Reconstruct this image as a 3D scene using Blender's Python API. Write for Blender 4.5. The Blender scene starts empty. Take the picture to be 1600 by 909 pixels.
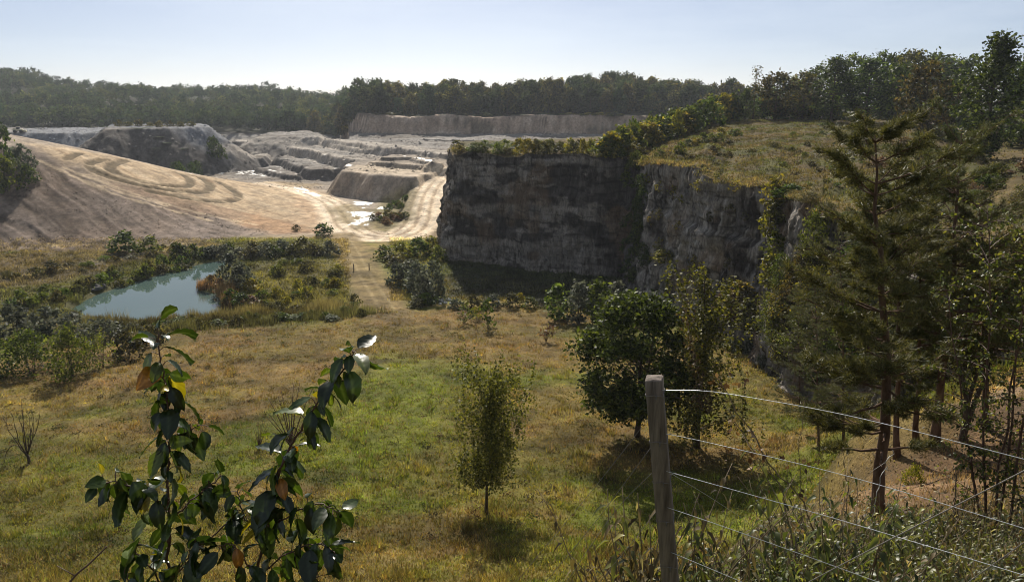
import bpy, math, random
import numpy as np
from mathutils import Vector
R = math.radians
rng = np.random.default_rng(7)
random.seed(7)
SC = bpy.context.scene
COL = SC.collection

# ------------------------------------------------------------------ camera, sky, sun, exposure
CAMZ = 30.0
PITCH = 14.7
FPX = 1160.0
cam_d = bpy.data.cameras.new('camera')
cam = bpy.data.objects.new('camera', cam_d); COL.objects.link(cam)
cam_d.sensor_width = 36.0
cam_d.lens = FPX / 1600 * 36
cam_d.clip_start = 0.05
cam_d.clip_end = 9000
cam.location = (0, 0, CAMZ)
cam.rotation_euler = (R(90 - PITCH), 0, 0)
SC.camera = cam

SUN_EL, SUN_AZ = 37.0, -7.6          # azimuth measured from +Y towards +X
world = bpy.data.worlds.new('World'); SC.world = world
world.use_nodes = True
wn = world.node_tree.nodes; wl = world.node_tree.links
bg = wn['Background']
sky = wn.new('ShaderNodeTexSky'); sky.sky_type = 'NISHITA'; sky.sun_disc = False
sky.sun_elevation = R(SUN_EL); sky.sun_rotation = R(SUN_AZ)
sky.altitude = 0; sky.air_density = 0.5; sky.dust_density = 0.8; sky.ozone_density = 3.0
tcw = wn.new('ShaderNodeTexCoord'); mpw = wn.new('ShaderNodeMapping'); mpw.inputs['Scale'].default_value = (1.6, 1.6, 9); wl.new(tcw.outputs['Generated'], mpw.inputs[0])
cnw = wn.new('ShaderNodeTexNoise'); cnw.inputs['Scale'].default_value = 2.2; cnw.inputs['Detail'].default_value = 6; cnw.inputs['Roughness'].default_value = .6; wl.new(mpw.outputs[0], cnw.inputs['Vector'])
crw = wn.new('ShaderNodeValToRGB'); crw.color_ramp.elements[0].position = .42; crw.color_ramp.elements[0].color = (.22, .22, .22, 1); crw.color_ramp.elements[1].position = .75; crw.color_ramp.elements[1].color = (.42, .42, .42, 1); wl.new(cnw.outputs[0], crw.inputs[0])
mxw = wn.new('ShaderNodeMix'); mxw.data_type = 'RGBA'; wl.new(crw.outputs[0], mxw.inputs[0]); wl.new(sky.outputs[0], mxw.inputs[6]); mxw.inputs[7].default_value = (12.2, 13.2, 14.0, 1)      # thin veil of high cloud
wl.new(mxw.outputs[2], bg.inputs[0]); bg.inputs[1].default_value = 0.052
sun_d = bpy.data.lights.new('sun', 'SUN'); sun_d.energy = 5.0; sun_d.angle = R(0.53)
sun_d.color = (1.0, 0.93, 0.82)
sun = bpy.data.objects.new('sun', sun_d); COL.objects.link(sun)
sv = Vector((math.sin(R(SUN_AZ)) * math.cos(R(SUN_EL)), math.cos(R(SUN_AZ)) * math.cos(R(SUN_EL)), math.sin(R(SUN_EL))))
sun.rotation_euler = (-sv).to_track_quat('-Z', 'Y').to_euler()
sun.location = (0, 0, 200)
SC.view_settings.view_transform = 'Standard'; SC.view_settings.look = 'None'
SC.view_settings.gamma = 1.0; SC.view_settings.use_curve_mapping = False
SC.view_settings.exposure = 0.58
SC.cycles.max_bounces = 6; SC.cycles.transparent_max_bounces = 4
SC.cycles.diffuse_bounces = 3; SC.cycles.volume_bounces = 0
SC.cycles.filter_width = 1.0
HAZE = 0.00011

# ------------------------------------------------------------------ projection helpers
ct, st = math.cos(R(PITCH)), math.sin(R(PITCH))
def ray(px, row):
    u = (px - 800) / FPX; v = (454.5 - row) / FPX
    return np.array([u, ct + v * st, -st + v * ct])
def G(px, row, Y):
    d = ray(px, row); p = d * (Y / d[1]); p[2] += CAMZ
    return p
def GZ(px, row, drop):
    d = ray(px, row); p = d * (-drop / d[2]); p[2] += CAMZ
    return p
def proj(P):
    P = np.asarray(P, float); x = P[..., 0]; y = P[..., 1]; z = P[..., 2] - CAMZ
    f = y * ct - z * st; u = x / f; v = (y * st + z * ct) / f
    return 800 + u * FPX, 454.5 - v * FPX, f

# ------------------------------------------------------------------ noise
def _h(ix, iy, iz, seed):
    n = (ix.astype(np.int64) * 374761393 + iy.astype(np.int64) * 668265263 + iz.astype(np.int64) * 2147483647 + seed * 974634777) & 0xffffffff
    n = ((n ^ (n >> 13)) * 1274126177) & 0xffffffff
    n = ((n ^ (n >> 16)) * 2246822519) & 0xffffffff
    return ((n ^ (n >> 15)) & 0xffffff) / float(0xffffff)
def vnoise(x, y, seed=0, z=None):
    x = np.asarray(x, float); y = np.asarray(y, float)
    z = np.zeros_like(x) if z is None else np.asarray(z, float)
    x0 = np.floor(x); y0 = np.floor(y); z0 = np.floor(z)
    fx = x - x0; fy = y - y0; fz = z - z0
    fx = fx * fx * (3 - 2 * fx); fy = fy * fy * (3 - 2 * fy); fz = fz * fz * (3 - 2 * fz)
    def c(a, b, d): return _h(x0 + a, y0 + b, z0 + d, seed)
    def pl(d):
        return (c(0, 0, d) * (1 - fx) + c(1, 0, d) * fx) * (1 - fy) + (c(0, 1, d) * (1 - fx) + c(1, 1, d) * fx) * fy
    a = pl(0)
    if not z.any(): return a
    return a * (1 - fz) + pl(1) * fz
def fbm(x, y, oct=4, seed=0, z=None):
    s = 0; a = 0.5; t = 0; f = 1.0
    for i in range(oct):
        s = s + a * vnoise(np.asarray(x) * f, np.asarray(y) * f, seed + i * 17, None if z is None else np.asarray(z) * f)
        t += a; a *= 0.5; f *= 2.03
    return s / t                                    # 0..1
def sstep(a, b, x):
    t = np.clip((x - a) / (b - a), 0, 1); return t * t * (3 - 2 * t)
def sdf(poly, x, y):                                # signed distance, negative inside
    poly = np.asarray(poly, float)[:, :2]
    d = np.full(x.shape, 1e18); inside = np.zeros(x.shape, bool)
    n = len(poly)
    for i in range(n):
        a = poly[i]; b = poly[(i + 1) % n]
        e = b - a; wx = x - a[0]; wy = y - a[1]
        t = np.clip((wx * e[0] + wy * e[1]) / (e @ e + 1e-12), 0, 1)
        d = np.minimum(d, (wx - e[0] * t) ** 2 + (wy - e[1] * t) ** 2)
        c = (a[1] > y) != (b[1] > y)
        xi = (b[0] - a[0]) * (y - a[1]) / (b[1] - a[1] + 1e-12) + a[0]
        inside ^= c & (x < xi)
    d = np.sqrt(d)
    return np.where(inside, -d, d)
def pdist(line, x, y):                              # distance to a polyline and the side offset
    line = np.asarray(line, float)[:, :2]
    d = np.full(x.shape, 1e18)
    for i in range(len(line) - 1):
        a = line[i]; b = line[i + 1]; e = b - a
        wx = x - a[0]; wy = y - a[1]
        t = np.clip((wx * e[0] + wy * e[1]) / (e @ e + 1e-12), 0, 1)
        d = np.minimum(d, (wx - e[0] * t) ** 2 + (wy - e[1] * t) ** 2)
    return np.sqrt(d)
def smooth_line(pts, n=6):
    P = np.asarray(pts, float); out = []
    for i in range(len(P) - 1):
        p0 = P[max(i - 1, 0)]; p1 = P[i]; p2 = P[i + 1]; p3 = P[min(i + 2, len(P) - 1)]
        for k in range(n):
            t = k / n
            out.append(0.5 * (2 * p1 + (p2 - p0) * t + (2 * p0 - 5 * p1 + 4 * p2 - p3) * t * t + (3 * p1 - p0 - 3 * p2 + p3) * t ** 3))
    out.append(P[-1]); return np.array(out)

# ------------------------------------------------------------------ mesh helpers
def make_mesh(name, V, quads=None, tris=None, mats=(), qm=None, tm=None, col=None, smooth=False, wet=None, uvc=None):
    me = bpy.data.meshes.new(name)
    V = np.asarray(V, np.float32)
    q = np.zeros((0, 4), np.int32) if quads is None or len(quads) == 0 else np.asarray(quads, np.int32)
    t = np.zeros((0, 3), np.int32) if tris is None or len(tris) == 0 else np.asarray(tris, np.int32)
    nq, nt = len(q), len(t)
    me.vertices.add(len(V)); me.vertices.foreach_set('co', V.ravel())
    loops = np.concatenate([q.ravel(), t.ravel()]).astype(np.int32)
    me.loops.add(len(loops)); me.loops.foreach_set('vertex_index', loops)
    me.polygons.add(nq + nt)
    me.polygons.foreach_set('loop_start', np.concatenate([np.arange(nq) * 4, nq * 4 + np.arange(nt) * 3]).astype(np.int32))
    for m in mats: me.materials.append(m)
    if qm is not None or tm is not None:
        mi = np.concatenate([np.zeros(nq, np.int32) if qm is None else np.asarray(qm, np.int32), np.zeros(nt, np.int32) if tm is None else np.asarray(tm, np.int32)])
        me.polygons.foreach_set('material_index', mi)
    if smooth: me.polygons.foreach_set('use_smooth', np.ones(nq + nt, bool))
    me.update(calc_edges=True)
    if col is not None:
        a = me.attributes.new('Col', 'FLOAT_COLOR', 'POINT')
        c = np.ones((len(V), 4), np.float32); c[:, :col.shape[1]] = col
        a.data.foreach_set('color', c.ravel())
    if wet is not None:
        a = me.attributes.new('wet', 'FLOAT', 'POINT'); a.data.foreach_set('value', np.asarray(wet, np.float32))
    me.validate(verbose=False)
    return me
def link(name, me, parent=None):
    o = bpy.data.objects.new(name, me); COL.objects.link(o)
    if parent is not None: o.parent = parent
    return o
def tag(o, label=None, cat=None, group=None, kind=None):
    if label: o['label'] = label
    if cat: o['category'] = cat
    if group: o['group'] = group
    if kind: o['kind'] = kind
    return o
def empty(name, loc=(0, 0, 0), rz=0.0):
    o = bpy.data.objects.new(name, None); COL.objects.link(o)
    o.location = loc; o.rotation_euler = (0, 0, rz); o.empty_display_size = 0.3
    return o
def children(o): return [c for c in COL.objects if c.parent == o]
KIDS = {}
def copy_tree(root, parent=None):
    c = root.copy(); COL.objects.link(c)
    if parent is not None: c.parent = parent
    for ch in KIDS.get(root.name, []): copy_tree(ch, c)
    return c

class MB:
    def __init__(s): s.V = []; s.Q = []; s.T = []; s.qm = []; s.tm = []; s.n = 0; s.C = []
    def add(s, V, Q=None, T=None, m=0, col=None):
        V = np.asarray(V, float).reshape(-1, 3)
        if Q is not None and len(Q): s.Q.append(np.asarray(Q) + s.n); s.qm += [m] * len(Q)
        if T is not None and len(T): s.T.append(np.asarray(T) + s.n); s.tm += [m] * len(T)
        s.V.append(V); s.n += len(V)
        if col is not None: s.C.append(np.broadcast_to(np.asarray(col, float), (len(V), 3)))
    def mesh(s, name, mats, smooth=False):
        V = np.concatenate(s.V) if s.V else np.zeros((0, 3))
        Q = np.concatenate(s.Q) if s.Q else None; T = np.concatenate(s.T) if s.T else None
        return make_mesh(name, V, Q, T, mats, s.qm if s.Q else None, s.tm if s.T else None, np.concatenate(s.C) if s.C else None, smooth)
    def tube(s, P, r, sides=6, m=0, cap=True):
        P = np.asarray(P, float); n = len(P); r = np.broadcast_to(np.asarray(r, float), (n,))
        t = np.gradient(P, axis=0); t /= np.linalg.norm(t, axis=1)[:, None] + 1e-9
        ref = np.array([0.31, 0.17, 0.93]) if abs(t[0, 2]) < 0.8 else np.array([1.0, 0.13, 0.05])
        u = np.cross(t, ref); u /= np.linalg.norm(u, axis=1)[:, None] + 1e-9; w = np.cross(t, u)
        a = np.arange(sides) / sides * 2 * np.pi
        V = P[:, None] + r[:, None, None] * (np.cos(a)[None, :, None] * u[:, None] + np.sin(a)[None, :, None] * w[:, None])
        i = np.arange(n - 1)[:, None] * sides; j = np.arange(sides)[None]; k = (j + 1) % sides
        Q = np.stack([i + j, i + k, i + sides + k, i + sides + j], -1).reshape(-1, 4)
        V = V.reshape(-1, 3); T = None
        if cap:
            V = np.vstack([V, P[:1], P[-1:]]); b0 = n * sides; jj = np.arange(sides); kk = (jj + 1) % sides
            T = np.vstack([np.stack([kk, jj, np.full(sides, b0)], -1), np.stack([(n - 1) * sides + jj, (n - 1) * sides + kk, np.full(sides, b0 + 1)], -1)])
        s.add(V, Q, T, m)
    def box(s, c, size, m=0, rz=0.0):
        c = np.asarray(c, float); h = np.asarray(size, float) / 2
        V = np.array([[x, y, z] for z in (-1, 1) for y in (-1, 1) for x in (-1, 1)]) * h
        cr, sr = math.cos(rz), math.sin(rz)
        V = np.stack([V[:, 0] * cr - V[:, 1] * sr, V[:, 0] * sr + V[:, 1] * cr, V[:, 2]], -1) + c
        s.add(V, [[0, 2, 3, 1], [4, 5, 7, 6], [0, 1, 5, 4], [2, 6, 7, 3], [0, 4, 6, 2], [1, 3, 7, 5]], m=m)

def unit(v): return v / (np.linalg.norm(v, axis=-1, keepdims=True) + 1e-9)
def leaf_quads(C, size, r, elong=1.6, upb=0.35, hang=None, jit=0.35):
    """diamond leaves at the centres C; hang biases the leaf axis downwards"""
    C = np.asarray(C, float); n = len(C)
    d = unit(r.normal(size=(n, 3)))
    if hang: d = unit(d + np.array([0, 0, -hang]))
    nr = unit(r.normal(size=(n, 3)) + np.array([0, 0, upb * 2]))
    w = unit(np.cross(d, nr)); 
    s = size * (1 + jit * r.uniform(-1, 1, n))[:, None]
    fold = unit(np.cross(w, d)) * s * 0.10
    V = np.stack([C - d * s * elong / 2, C + w * s * 0.42 + fold, C + d * s * elong / 2, C - w * s * 0.42 + fold], 1).reshape(-1, 3)
    Q = np.arange(n * 4).reshape(n, 4)
    return V, Q

# ------------------------------------------------------------------ materials
def new_mat(name):
    m = bpy.data.materials.new(name); m.use_nodes = True
    nt = m.node_tree; nt.nodes.clear(); out = nt.nodes.new('ShaderNodeOutputMaterial')
    return m, nt, out
def ramp(nt, stops, interp='LINEAR'):
    n = nt.nodes.new('ShaderNodeValToRGB'); cr = n.color_ramp; cr.interpolation = interp
    while len(cr.elements) > 1: cr.elements.remove(cr.elements[-1])
    cr.elements[0].position = stops[0][0]; cr.elements[0].color = (*stops[0][1], 1)
    for p, c in stops[1:]:
        e = cr.elements.new(p); e.color = (*c, 1)
    return n
def noise(nt, scale, detail=4, rough=0.6, vec=None):
    n = nt.nodes.new('ShaderNodeTexNoise'); n.inputs['Scale'].default_value = scale
    n.inputs['Detail'].default_value = detail; n.inputs['Roughness'].default_value = rough
    if vec is not None: nt.links.new(vec, n.inputs['Vector'])
    return n
def mix(nt, a, b, fac, mode='MIX'):
    n = nt.nodes.new('ShaderNodeMix'); n.data_type = 'RGBA'; n.blend_type = mode
    for i, v in ((0, fac), (6, a), (7, b)):
        if isinstance(v, (int, float)): n.inputs[i].default_value = v
        elif isinstance(v, tuple): n.inputs[i].default_value = (*v, 1)
        else: nt.links.new(v, n.inputs[i])
    return n.outputs[2]
def foliage_mat(name, stops, trans=0.4, rough=0.55, spec=0.25, interp='LINEAR', tcol=(1.25, 1.2, 0.55), objvar=0.25, attr=False):
    m, nt, out = new_mat(name); L = nt.links
    geo = nt.nodes.new('ShaderNodeNewGeometry')
    if attr:
        at = nt.nodes.new('ShaderNodeAttribute'); at.attribute_name = 'Col'
        hs = nt.nodes.new('ShaderNodeHueSaturation'); L.new(at.outputs['Color'], hs.inputs['Color'])
        mr = nt.nodes.new('ShaderNodeMapRange'); L.new(geo.outputs['Random Per Island'], mr.inputs[0]); mr.inputs[3].default_value = 0.6; mr.inputs[4].default_value = 1.4
        L.new(mr.outputs[0], hs.inputs['Value']); c = hs.outputs[0]
    else:
        stops = [(p_, tuple(x * (.5 if k_ == 0 else 1.5 if k_ == len(stops) - 1 else 1) for x in c_)) for k_, (p_, c_) in enumerate(stops)]
        rp = ramp(nt, stops, interp); L.new(geo.outputs['Random Per Island'], rp.inputs[0]); c = rp.outputs[0]
        oi = nt.nodes.new('ShaderNodeObjectInfo')
        hs = nt.nodes.new('ShaderNodeHueSaturation'); L.new(c, hs.inputs['Color'])
        mr = nt.nodes.new('ShaderNodeMapRange'); L.new(oi.outputs['Random'], mr.inputs[0])
        mr.inputs[3].default_value = 1 - objvar; mr.inputs[4].default_value = 1 + objvar
        L.new(mr.outputs[0], hs.inputs['Value'])
        mr2 = nt.nodes.new('ShaderNodeMapRange'); mm = nt.nodes.new('ShaderNodeMath'); mm.operation = 'FRACT'
        m3 = nt.nodes.new('ShaderNodeMath'); m3.operation = 'MULTIPLY'; m3.inputs[1].default_value = 7.31
        L.new(oi.outputs['Random'], m3.inputs[0]); L.new(m3.outputs[0], mm.inputs[0]); L.new(mm.outputs[0], mr2.inputs[0])
        mr2.inputs[3].default_value = 0.5 - objvar * 0.10; mr2.inputs[4].default_value = 0.5 + objvar * 0.06
        L.new(mr2.outputs[0], hs.inputs['Hue']); c = hs.outputs[0]
    p = nt.nodes.new('ShaderNodeBsdfPrincipled'); L.new(c, p.inputs['Base Color'])
    p.inputs['Roughness'].default_value = rough; p.inputs['Specular IOR Level'].default_value = spec
    if trans > 0:
        tr = nt.nodes.new('ShaderNodeBsdfTranslucent'); L.new(mix(nt, c, tcol, 1.0, 'MULTIPLY'), tr.inputs['Color'])
        ms = nt.nodes.new('ShaderNodeMixShader'); ms.inputs[0].default_value = trans
        L.new(p.outputs[0], ms.inputs[1]); L.new(tr.outputs[0], ms.inputs[2]); L.new(ms.outputs[0], out.inputs[0])
    else: L.new(p.outputs[0], out.inputs[0])
    return m
def rough_mat(name, c1, c2, scale=6, rough=0.85, bump=0.4, spec=0.2, metal=0.0, stretch=None, dist=0.02):
    m, nt, out = new_mat(name); L = nt.links
    tc = nt.nodes.new('ShaderNodeTexCoord'); vec = tc.outputs['Object']
    if stretch:
        mp = nt.nodes.new('ShaderNodeMapping'); mp.inputs['Scale'].default_value = stretch; L.new(vec, mp.inputs[0]); vec = mp.outputs[0]
    n = noise(nt, scale, 6, 0.65, vec)
    rp = ramp(nt, [(0.3, c1), (0.7, c2)]); L.new(n.outputs[0], rp.inputs[0])
    p = nt.nodes.new('ShaderNodeBsdfPrincipled'); L.new(rp.outputs[0], p.inputs['Base Color'])
    p.inputs['Roughness'].default_value = rough; p.inputs['Specular IOR Level'].default_value = spec; p.inputs['Metallic'].default_value = metal
    b = nt.nodes.new('ShaderNodeBump'); b.inputs['Strength'].default_value = bump; b.inputs['Distance'].default_value = dist
    L.new(n.outputs[0], b.inputs['Height']); L.new(b.outputs[0], p.inputs['Normal']); L.new(p.outputs[0], out.inputs[0])
    return m
def terrain_mat(name, s1=0.9, s2=6.0, amt=0.5, bump=0.6, dist=0.25, vs=(1, 1, 1)):
    m, nt, out = new_mat(name); L = nt.links
    at = nt.nodes.new('ShaderNodeAttribute'); at.attribute_name = 'Col'
    aw = nt.nodes.new('ShaderNodeAttribute'); aw.attribute_name = 'wet'
    tc = nt.nodes.new('ShaderNodeTexCoord')
    mp = nt.nodes.new('ShaderNodeMapping'); mp.inputs['Scale'].default_value = vs; L.new(tc.outputs['Object'], mp.inputs[0])
    n1 = noise(nt, s1, 8, 0.72, mp.outputs[0]); n2 = noise(nt, s2, 5, 0.7, mp.outputs[0])
    r1 = ramp(nt, [(0.25, (1 - amt,) * 3), (0.75, (1 + amt,) * 3)]); L.new(n1.outputs[0], r1.inputs[0])
    r2 = ramp(nt, [(0.25, (1 - amt * .8,) * 3), (0.75, (1 + amt * .8,) * 3)]); L.new(n2.outputs[0], r2.inputs[0])
    c = mix(nt, at.outputs['Color'], r1.outputs[0], 1.0, 'MULTIPLY'); c = mix(nt, c, r2.outputs[0], 1.0, 'MULTIPLY')
    p = nt.nodes.new('ShaderNodeBsdfPrincipled'); L.new(c, p.inputs['Base Color'])
    mr = nt.nodes.new('ShaderNodeMapRange'); L.new(aw.outputs['Fac'], mr.inputs[0]); mr.inputs[3].default_value = 0.95; mr.inputs[4].default_value = 0.22
    L.new(mr.outputs[0], p.inputs['Roughness'])
    mr = nt.nodes.new('ShaderNodeMapRange'); L.new(aw.outputs['Fac'], mr.inputs[0]); mr.inputs[3].default_value = 0.12; mr.inputs[4].default_value = 0.6
    L.new(mr.outputs[0], p.inputs['Specular IOR Level'])
    b = nt.nodes.new('ShaderNodeBump'); b.inputs['Distance'].default_value = dist
    mr = nt.nodes.new('ShaderNodeMapRange'); L.new(aw.outputs['Fac'], mr.inputs[0]); mr.inputs[3].default_value = bump; mr.inputs[4].default_value = 0.03
    L.new(mr.outputs[0], b.inputs['Strength'])
    ad = nt.nodes.new('ShaderNodeMath'); ad.operation = 'ADD'; L.new(n1.outputs[0], ad.inputs[0]); L.new(n2.outputs[0], ad.inputs[1])
    L.new(ad.outputs[0], b.inputs['Height']); L.new(b.outputs[0], p.inputs['Normal']); L.new(p.outputs[0], out.inputs[0])
    return m

M = {}
M['ground'] = terrain_mat('ground_soil_and_grass')
M['cliff'] = terrain_mat('marl_rock', 1.6, 4.5, 0.7, 1.0, 0.35, (1, 1, 0.3))
M['bark'] = rough_mat('grey_brown_bark', (0.035, 0.026, 0.02), (0.11, 0.085, 0.065), 9, 0.9, 0.6, 0.1, 0, (1, 1, 0.25))
M['bark_pine'] = rough_mat('pine_bark', (0.05, 0.03, 0.02), (0.16, 0.10, 0.07), 8, 0.9, 0.7, 0.1, 0, (1, 1, 0.3))
M['bark_birch'] = rough_mat('birch_bark', (0.07, 0.055, 0.045), (0.22, 0.19, 0.16), 7, 0.8, 0.4, 0.15, 0, (1, 1, 2.0))
M['twig'] = rough_mat('reddish_twig', (0.06, 0.03, 0.025), (0.12, 0.07, 0.05), 20, 0.6, 0.3, 0.3)
M['dry'] = rough_mat('dry_stalk', (0.10, 0.07, 0.045), (0.22, 0.17, 0.11), 14, 0.85, 0.3, 0.15)
M['forest_leaf'] = foliage_mat('forest_leaf', [(0, (.018, .030, .016)), (.5, (.030, .048, .024)), (1, (.055, .070, .034))], 0.35, objvar=.5, spec=.04, rough=.8)
M['dark_leaf'] = foliage_mat('dark_green_leaf', [(0, (.022, .038, .010)), (.6, (.042, .068, .014)), (1, (.085, .115, .024))], 0.4, spec=.12)
M['green_leaf'] = foliage_mat('green_leaf', [(0, (.05, .075, .014)), (.6, (.075, .105, .02)), (1, (.11, .13, .03))], 0.52, spec=.15)
M['birch_leaf'] = foliage_mat('birch_leaf', [(0, (.05, .065, .012)), (.6, (.105, .115, .018)), (1, (.17, .16, .035))], 0.42, spec=.2)
M['olive_leaf'] = foliage_mat('olive_leaf', [(0, (.035, .04, .014)), (.6, (.065, .065, .022)), (1, (.12, .11, .04))], 0.45, spec=.12)
M['yellow_leaf'] = foliage_mat('yellow_green_leaf', [(0, (.11, .12, .015)), (.6, (.17, .165, .022)), (1, (.22, .18, .03))], 0.55)
M['grey_leaf'] = foliage_mat('silver_grey_leaf', [(0, (.07, .08, .05)), (.6, (.095, .105, .072)), (1, (.125, .132, .10))], 0.4, spec=.1, tcol=(1.1, 1.1, .9))
M['rust_leaf'] = foliage_mat('dry_brown_leaf', [(0, (.06, .035, .02)), (.6, (.12, .07, .035)), (1, (.2, .14, .08))], 0.35)
M['autumn_leaf'] = foliage_mat('autumn_leaf', [(0, (.03, .035, .012)), (.6, (.065, .06, .02)), (1, (.11, .085, .03))], 0.4, spec=.1)
M['needle'] = foliage_mat('pine_needle', [(0, (.038, .048, .018)), (.5, (.065, .075, .026)), (1, (.12, .115, .04))], 0.3, rough=.5, spec=.25)
M['grass'] = foliage_mat('grass_blade', None, 0.4, rough=.7, spec=.12, attr=True, tcol=(1.15, 1.05, .7))
M['weed_leaf'] = foliage_mat('weed_leaf', [(0, (.045, .06, .018)), (.45, (.08, .10, .028)), (.8, (.13, .14, .035)), (1, (.22, .21, .04))], 0.5, spec=.4, rough=.42)
M['weed_dry'] = foliage_mat('withered_weed_leaf', [(0, (.07, .052, .03)), (.6, (.16, .12, .065)), (1, (.30, .25, .14))], 0.4)

# ------------------------------------------------------------------ GROUND height field
def ctrl():
    L = []
    a = lambda x, y, d: L.append((x, y, d))
    for x, d in ((-40, 2.5), (-12, 2.0), (-4, 1.8), (0, 1.6), (3, 1.55), (8, 1.4), (20, 1.0), (40, 1.0)): a(x, -1, d)
    for x, d in ((-30, 5.2), (-10, 4.4), (-3, 4.0), (-0.5, 3.9), (1, 3.5), (3, 3.6), (6, 3.5), (12, 3.2), (30, 2)): a(x, 4, d)
    for x, d in ((-30, 9), (-10, 8), (-3, 7.6), (1, 6.9), (3.5, 5.8), (6, 5.4), (10, 5.1), (20, 4)): a(x, 8, d)
    for x, d in ((-30, 13), (-10, 12.4), (0, 12), (3, 10.6), (5.2, 8.6), (8, 7.8), (14, 6.6), (25, 5)): a(x, 13, d)
    for x, d in ((-30, 17.2), (-10, 16.4), (0, 15.6), (4, 13.6), (6.6, 11.0), (8.6, 10.25), (13, 9.2), (20, 7.5), (30, 6)): a(x, 17.5, d)
    for x, d in ((-30, 22), (-10, 21.8), (0, 21.3), (5, 20), (9, 17.5), (11.3, 11.2), (13.5, 10.3), (17, 9.4), (26, 8)): a(x, 23 if x > 8 else 29, d)
    for x, d in ((11, 21.5), (15, 16), (20, 12), (30, 9)): a(x, 30, d)
    for x, d in ((-45, 25.2), (-20, 25), (-1.5, 25), (8, 24.8), (14, 24), (20, 21), (28, 15), (40, 12)): a(x, 41, d)
    for x, d in ((-55, 26.2), (-20, 26), (8, 25.6), (20, 25.4), (27, 24.5), (36, 21)): a(x, 54, d)
    for x, d in ((-70, 27.2), (-25, 27), (10, 27), (25, 27), (36, 27.5)): a(x, 68, d)
    for x, d in ((-90, 28.8), (-50, 29), (-10, 29), (20, 29), (40, 28.5)): a(x, 90, d)
    for x, d in ((-110, 29.2), (-75, 29.4), (-40, 29.7), (-10, 30), (30, 30)): a(x, 108, d)
    for x, d in ((-130, 29.0), (-75, 29.6), (-40, 29.6), (-10, 30), (30, 30)): a(x, 136, d)
    a(-145, 146, 28.8); a(-95, 149, 29.3); a(-60, 154, 30.4); a(-30, 165, 31); a(0, 168, 31); a(40, 170, 31)
    # embankment: crest, middle and foot
    for px, row, Y in ((-120, 205, 195), (60, 228, 205), (200, 251, 215), (300, 274, 225), (400, 289, 238)):
        p = G(px, row, Y); L.append((p[0], p[1], CAMZ - p[2]))
    for px, row, Y in ((-100, 320, 172), (60, 312, 176), (200, 322, 180), (300, 330, 186), (400, 335, 195), (-100, 395, 152), (60, 392, 154), (200, 382, 157), (330, 375, 160)):
        p = G(px, row, Y); L.append((p[0], p[1], CAMZ - p[2]))
    for px, row, Y in ((500, 305, 240), (480, 340, 196), (540, 330, 205), (600, 345, 185)):
        p = G(px, row, Y); L.append((p[0], p[1], CAMZ - p[2]))
    for px, d in ((-150, 26), (60, 29), (200, 31.5), (300, 32), (400, 32), (520, 32), (650, 32), (800, 32), (1100, 32)):
        L.append(((px - 800) / 1180 * 275, 275, d)); L.append(((px - 800) / 1180 * 420, 420, 32)); L.append(((px - 800) / 1180 * 700, 700, 32))
    return np.array(L)
CP = ctrl()
def tps_fit(P, lam=0.6):
    n = len(P); X = P[:, :2] / 100.0
    d = np.linalg.norm(X[:, None] - X[None], axis=-1); K = d * d * np.log(d + 1e-9)
    A = np.zeros((n + 3, n + 3)); A[:n, :n] = K + np.eye(n) * lam * 1e-4
    A[:n, n] = 1; A[:n, n + 1:] = X; A[n, :n] = 1; A[n + 1:, :n] = X.T
    return np.linalg.solve(A, np.concatenate([P[:, 2], np.zeros(3)]))
CW = tps_fit(CP)
def tps(x, y):
    sh = x.shape; x = x.ravel() / 100; y = y.ravel() / 100; X = CP[:, :2] / 100
    out = CW[-3] + CW[-2] * x + CW[-1] * y
    for i in range(len(CP)):
        r2 = (x - X[i, 0]) ** 2 + (y - X[i, 1]) ** 2
        out += CW[i] * 0.5 * r2 * np.log(r2 + 1e-12)
    return out.reshape(sh)

def rows_y():
    out = [-6.0]
    while out[-1] < 3200:
        y = out[-1]
        if y < 60: s = 0.3
        elif y < 130: s = 0.45
        elif y < 250: s = max(0.45, y * 0.0036)
        elif y < 560: s = y * 0.0028
        else: s = y * 0.012
        out.append(y + s)
    return np.array(out)
YR = rows_y(); BR = np.concatenate([np.linspace(-1.25, -.78, 60), np.linspace(-.775, .775, 960), np.linspace(.78, 1.25, 60)]); NB = len(BR)
YY, BB = np.meshgrid(YR, BR, indexing='ij'); XX = BB * (YY + 8)
DR = tps(XX, np.minimum(YY, 700))
AZ = XX / np.maximum(YY, 1)
PXA = 800 + AZ * 1180                                 # photo column for far points
DR = np.where(YY > 240, DR + (32 - DR) * sstep(240, 300, YY) * np.where(PXA < 330, 0.75, 1), DR)
DR = np.minimum(DR, 32.3); DR = np.where(YY > 350, 32.0, DR)
ZZ = CAMZ - DR

def mesa(pts, drop, slope, seed, wob=2.5, lip=0):
    """raise the ground to a flat level inside the outline given on that level, with sloping faces"""
    global ZZ
    poly = np.array([GZ(px, row, drop)[:2] for px, row in pts])
    lo = poly.min(0) - 60; hi = poly.max(0) + 60
    k = (XX > lo[0]) & (XX < hi[0]) & (YY > lo[1]) & (YY < hi[1])
    x = XX[k]; y = YY[k]
    d = sdf(poly, x, y) + (fbm(x / 9, y / 9, 3, seed) - .5) * 2 * wob
    top = CAMZ - drop + (fbm(x / 12, y / 12, 3, seed + 3) - .5) * 0.9
    gul = (fbm(x / 2.2, y / 9, 3, seed + 5) - .5) * (1.5 if seed == 21 else .8)
    z = top - np.maximum(d + gul * (d > 0), 0) * slope
    ZZ[k] = np.maximum(ZZ[k], z)
mesa([(535, 268), (632, 277), (652, 277), (690, 268), (720, 268), (820, 268), (820, 246), (575, 246), (555, 250), (545, 262)], 24, 1.5, 11, 3.0)
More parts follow.
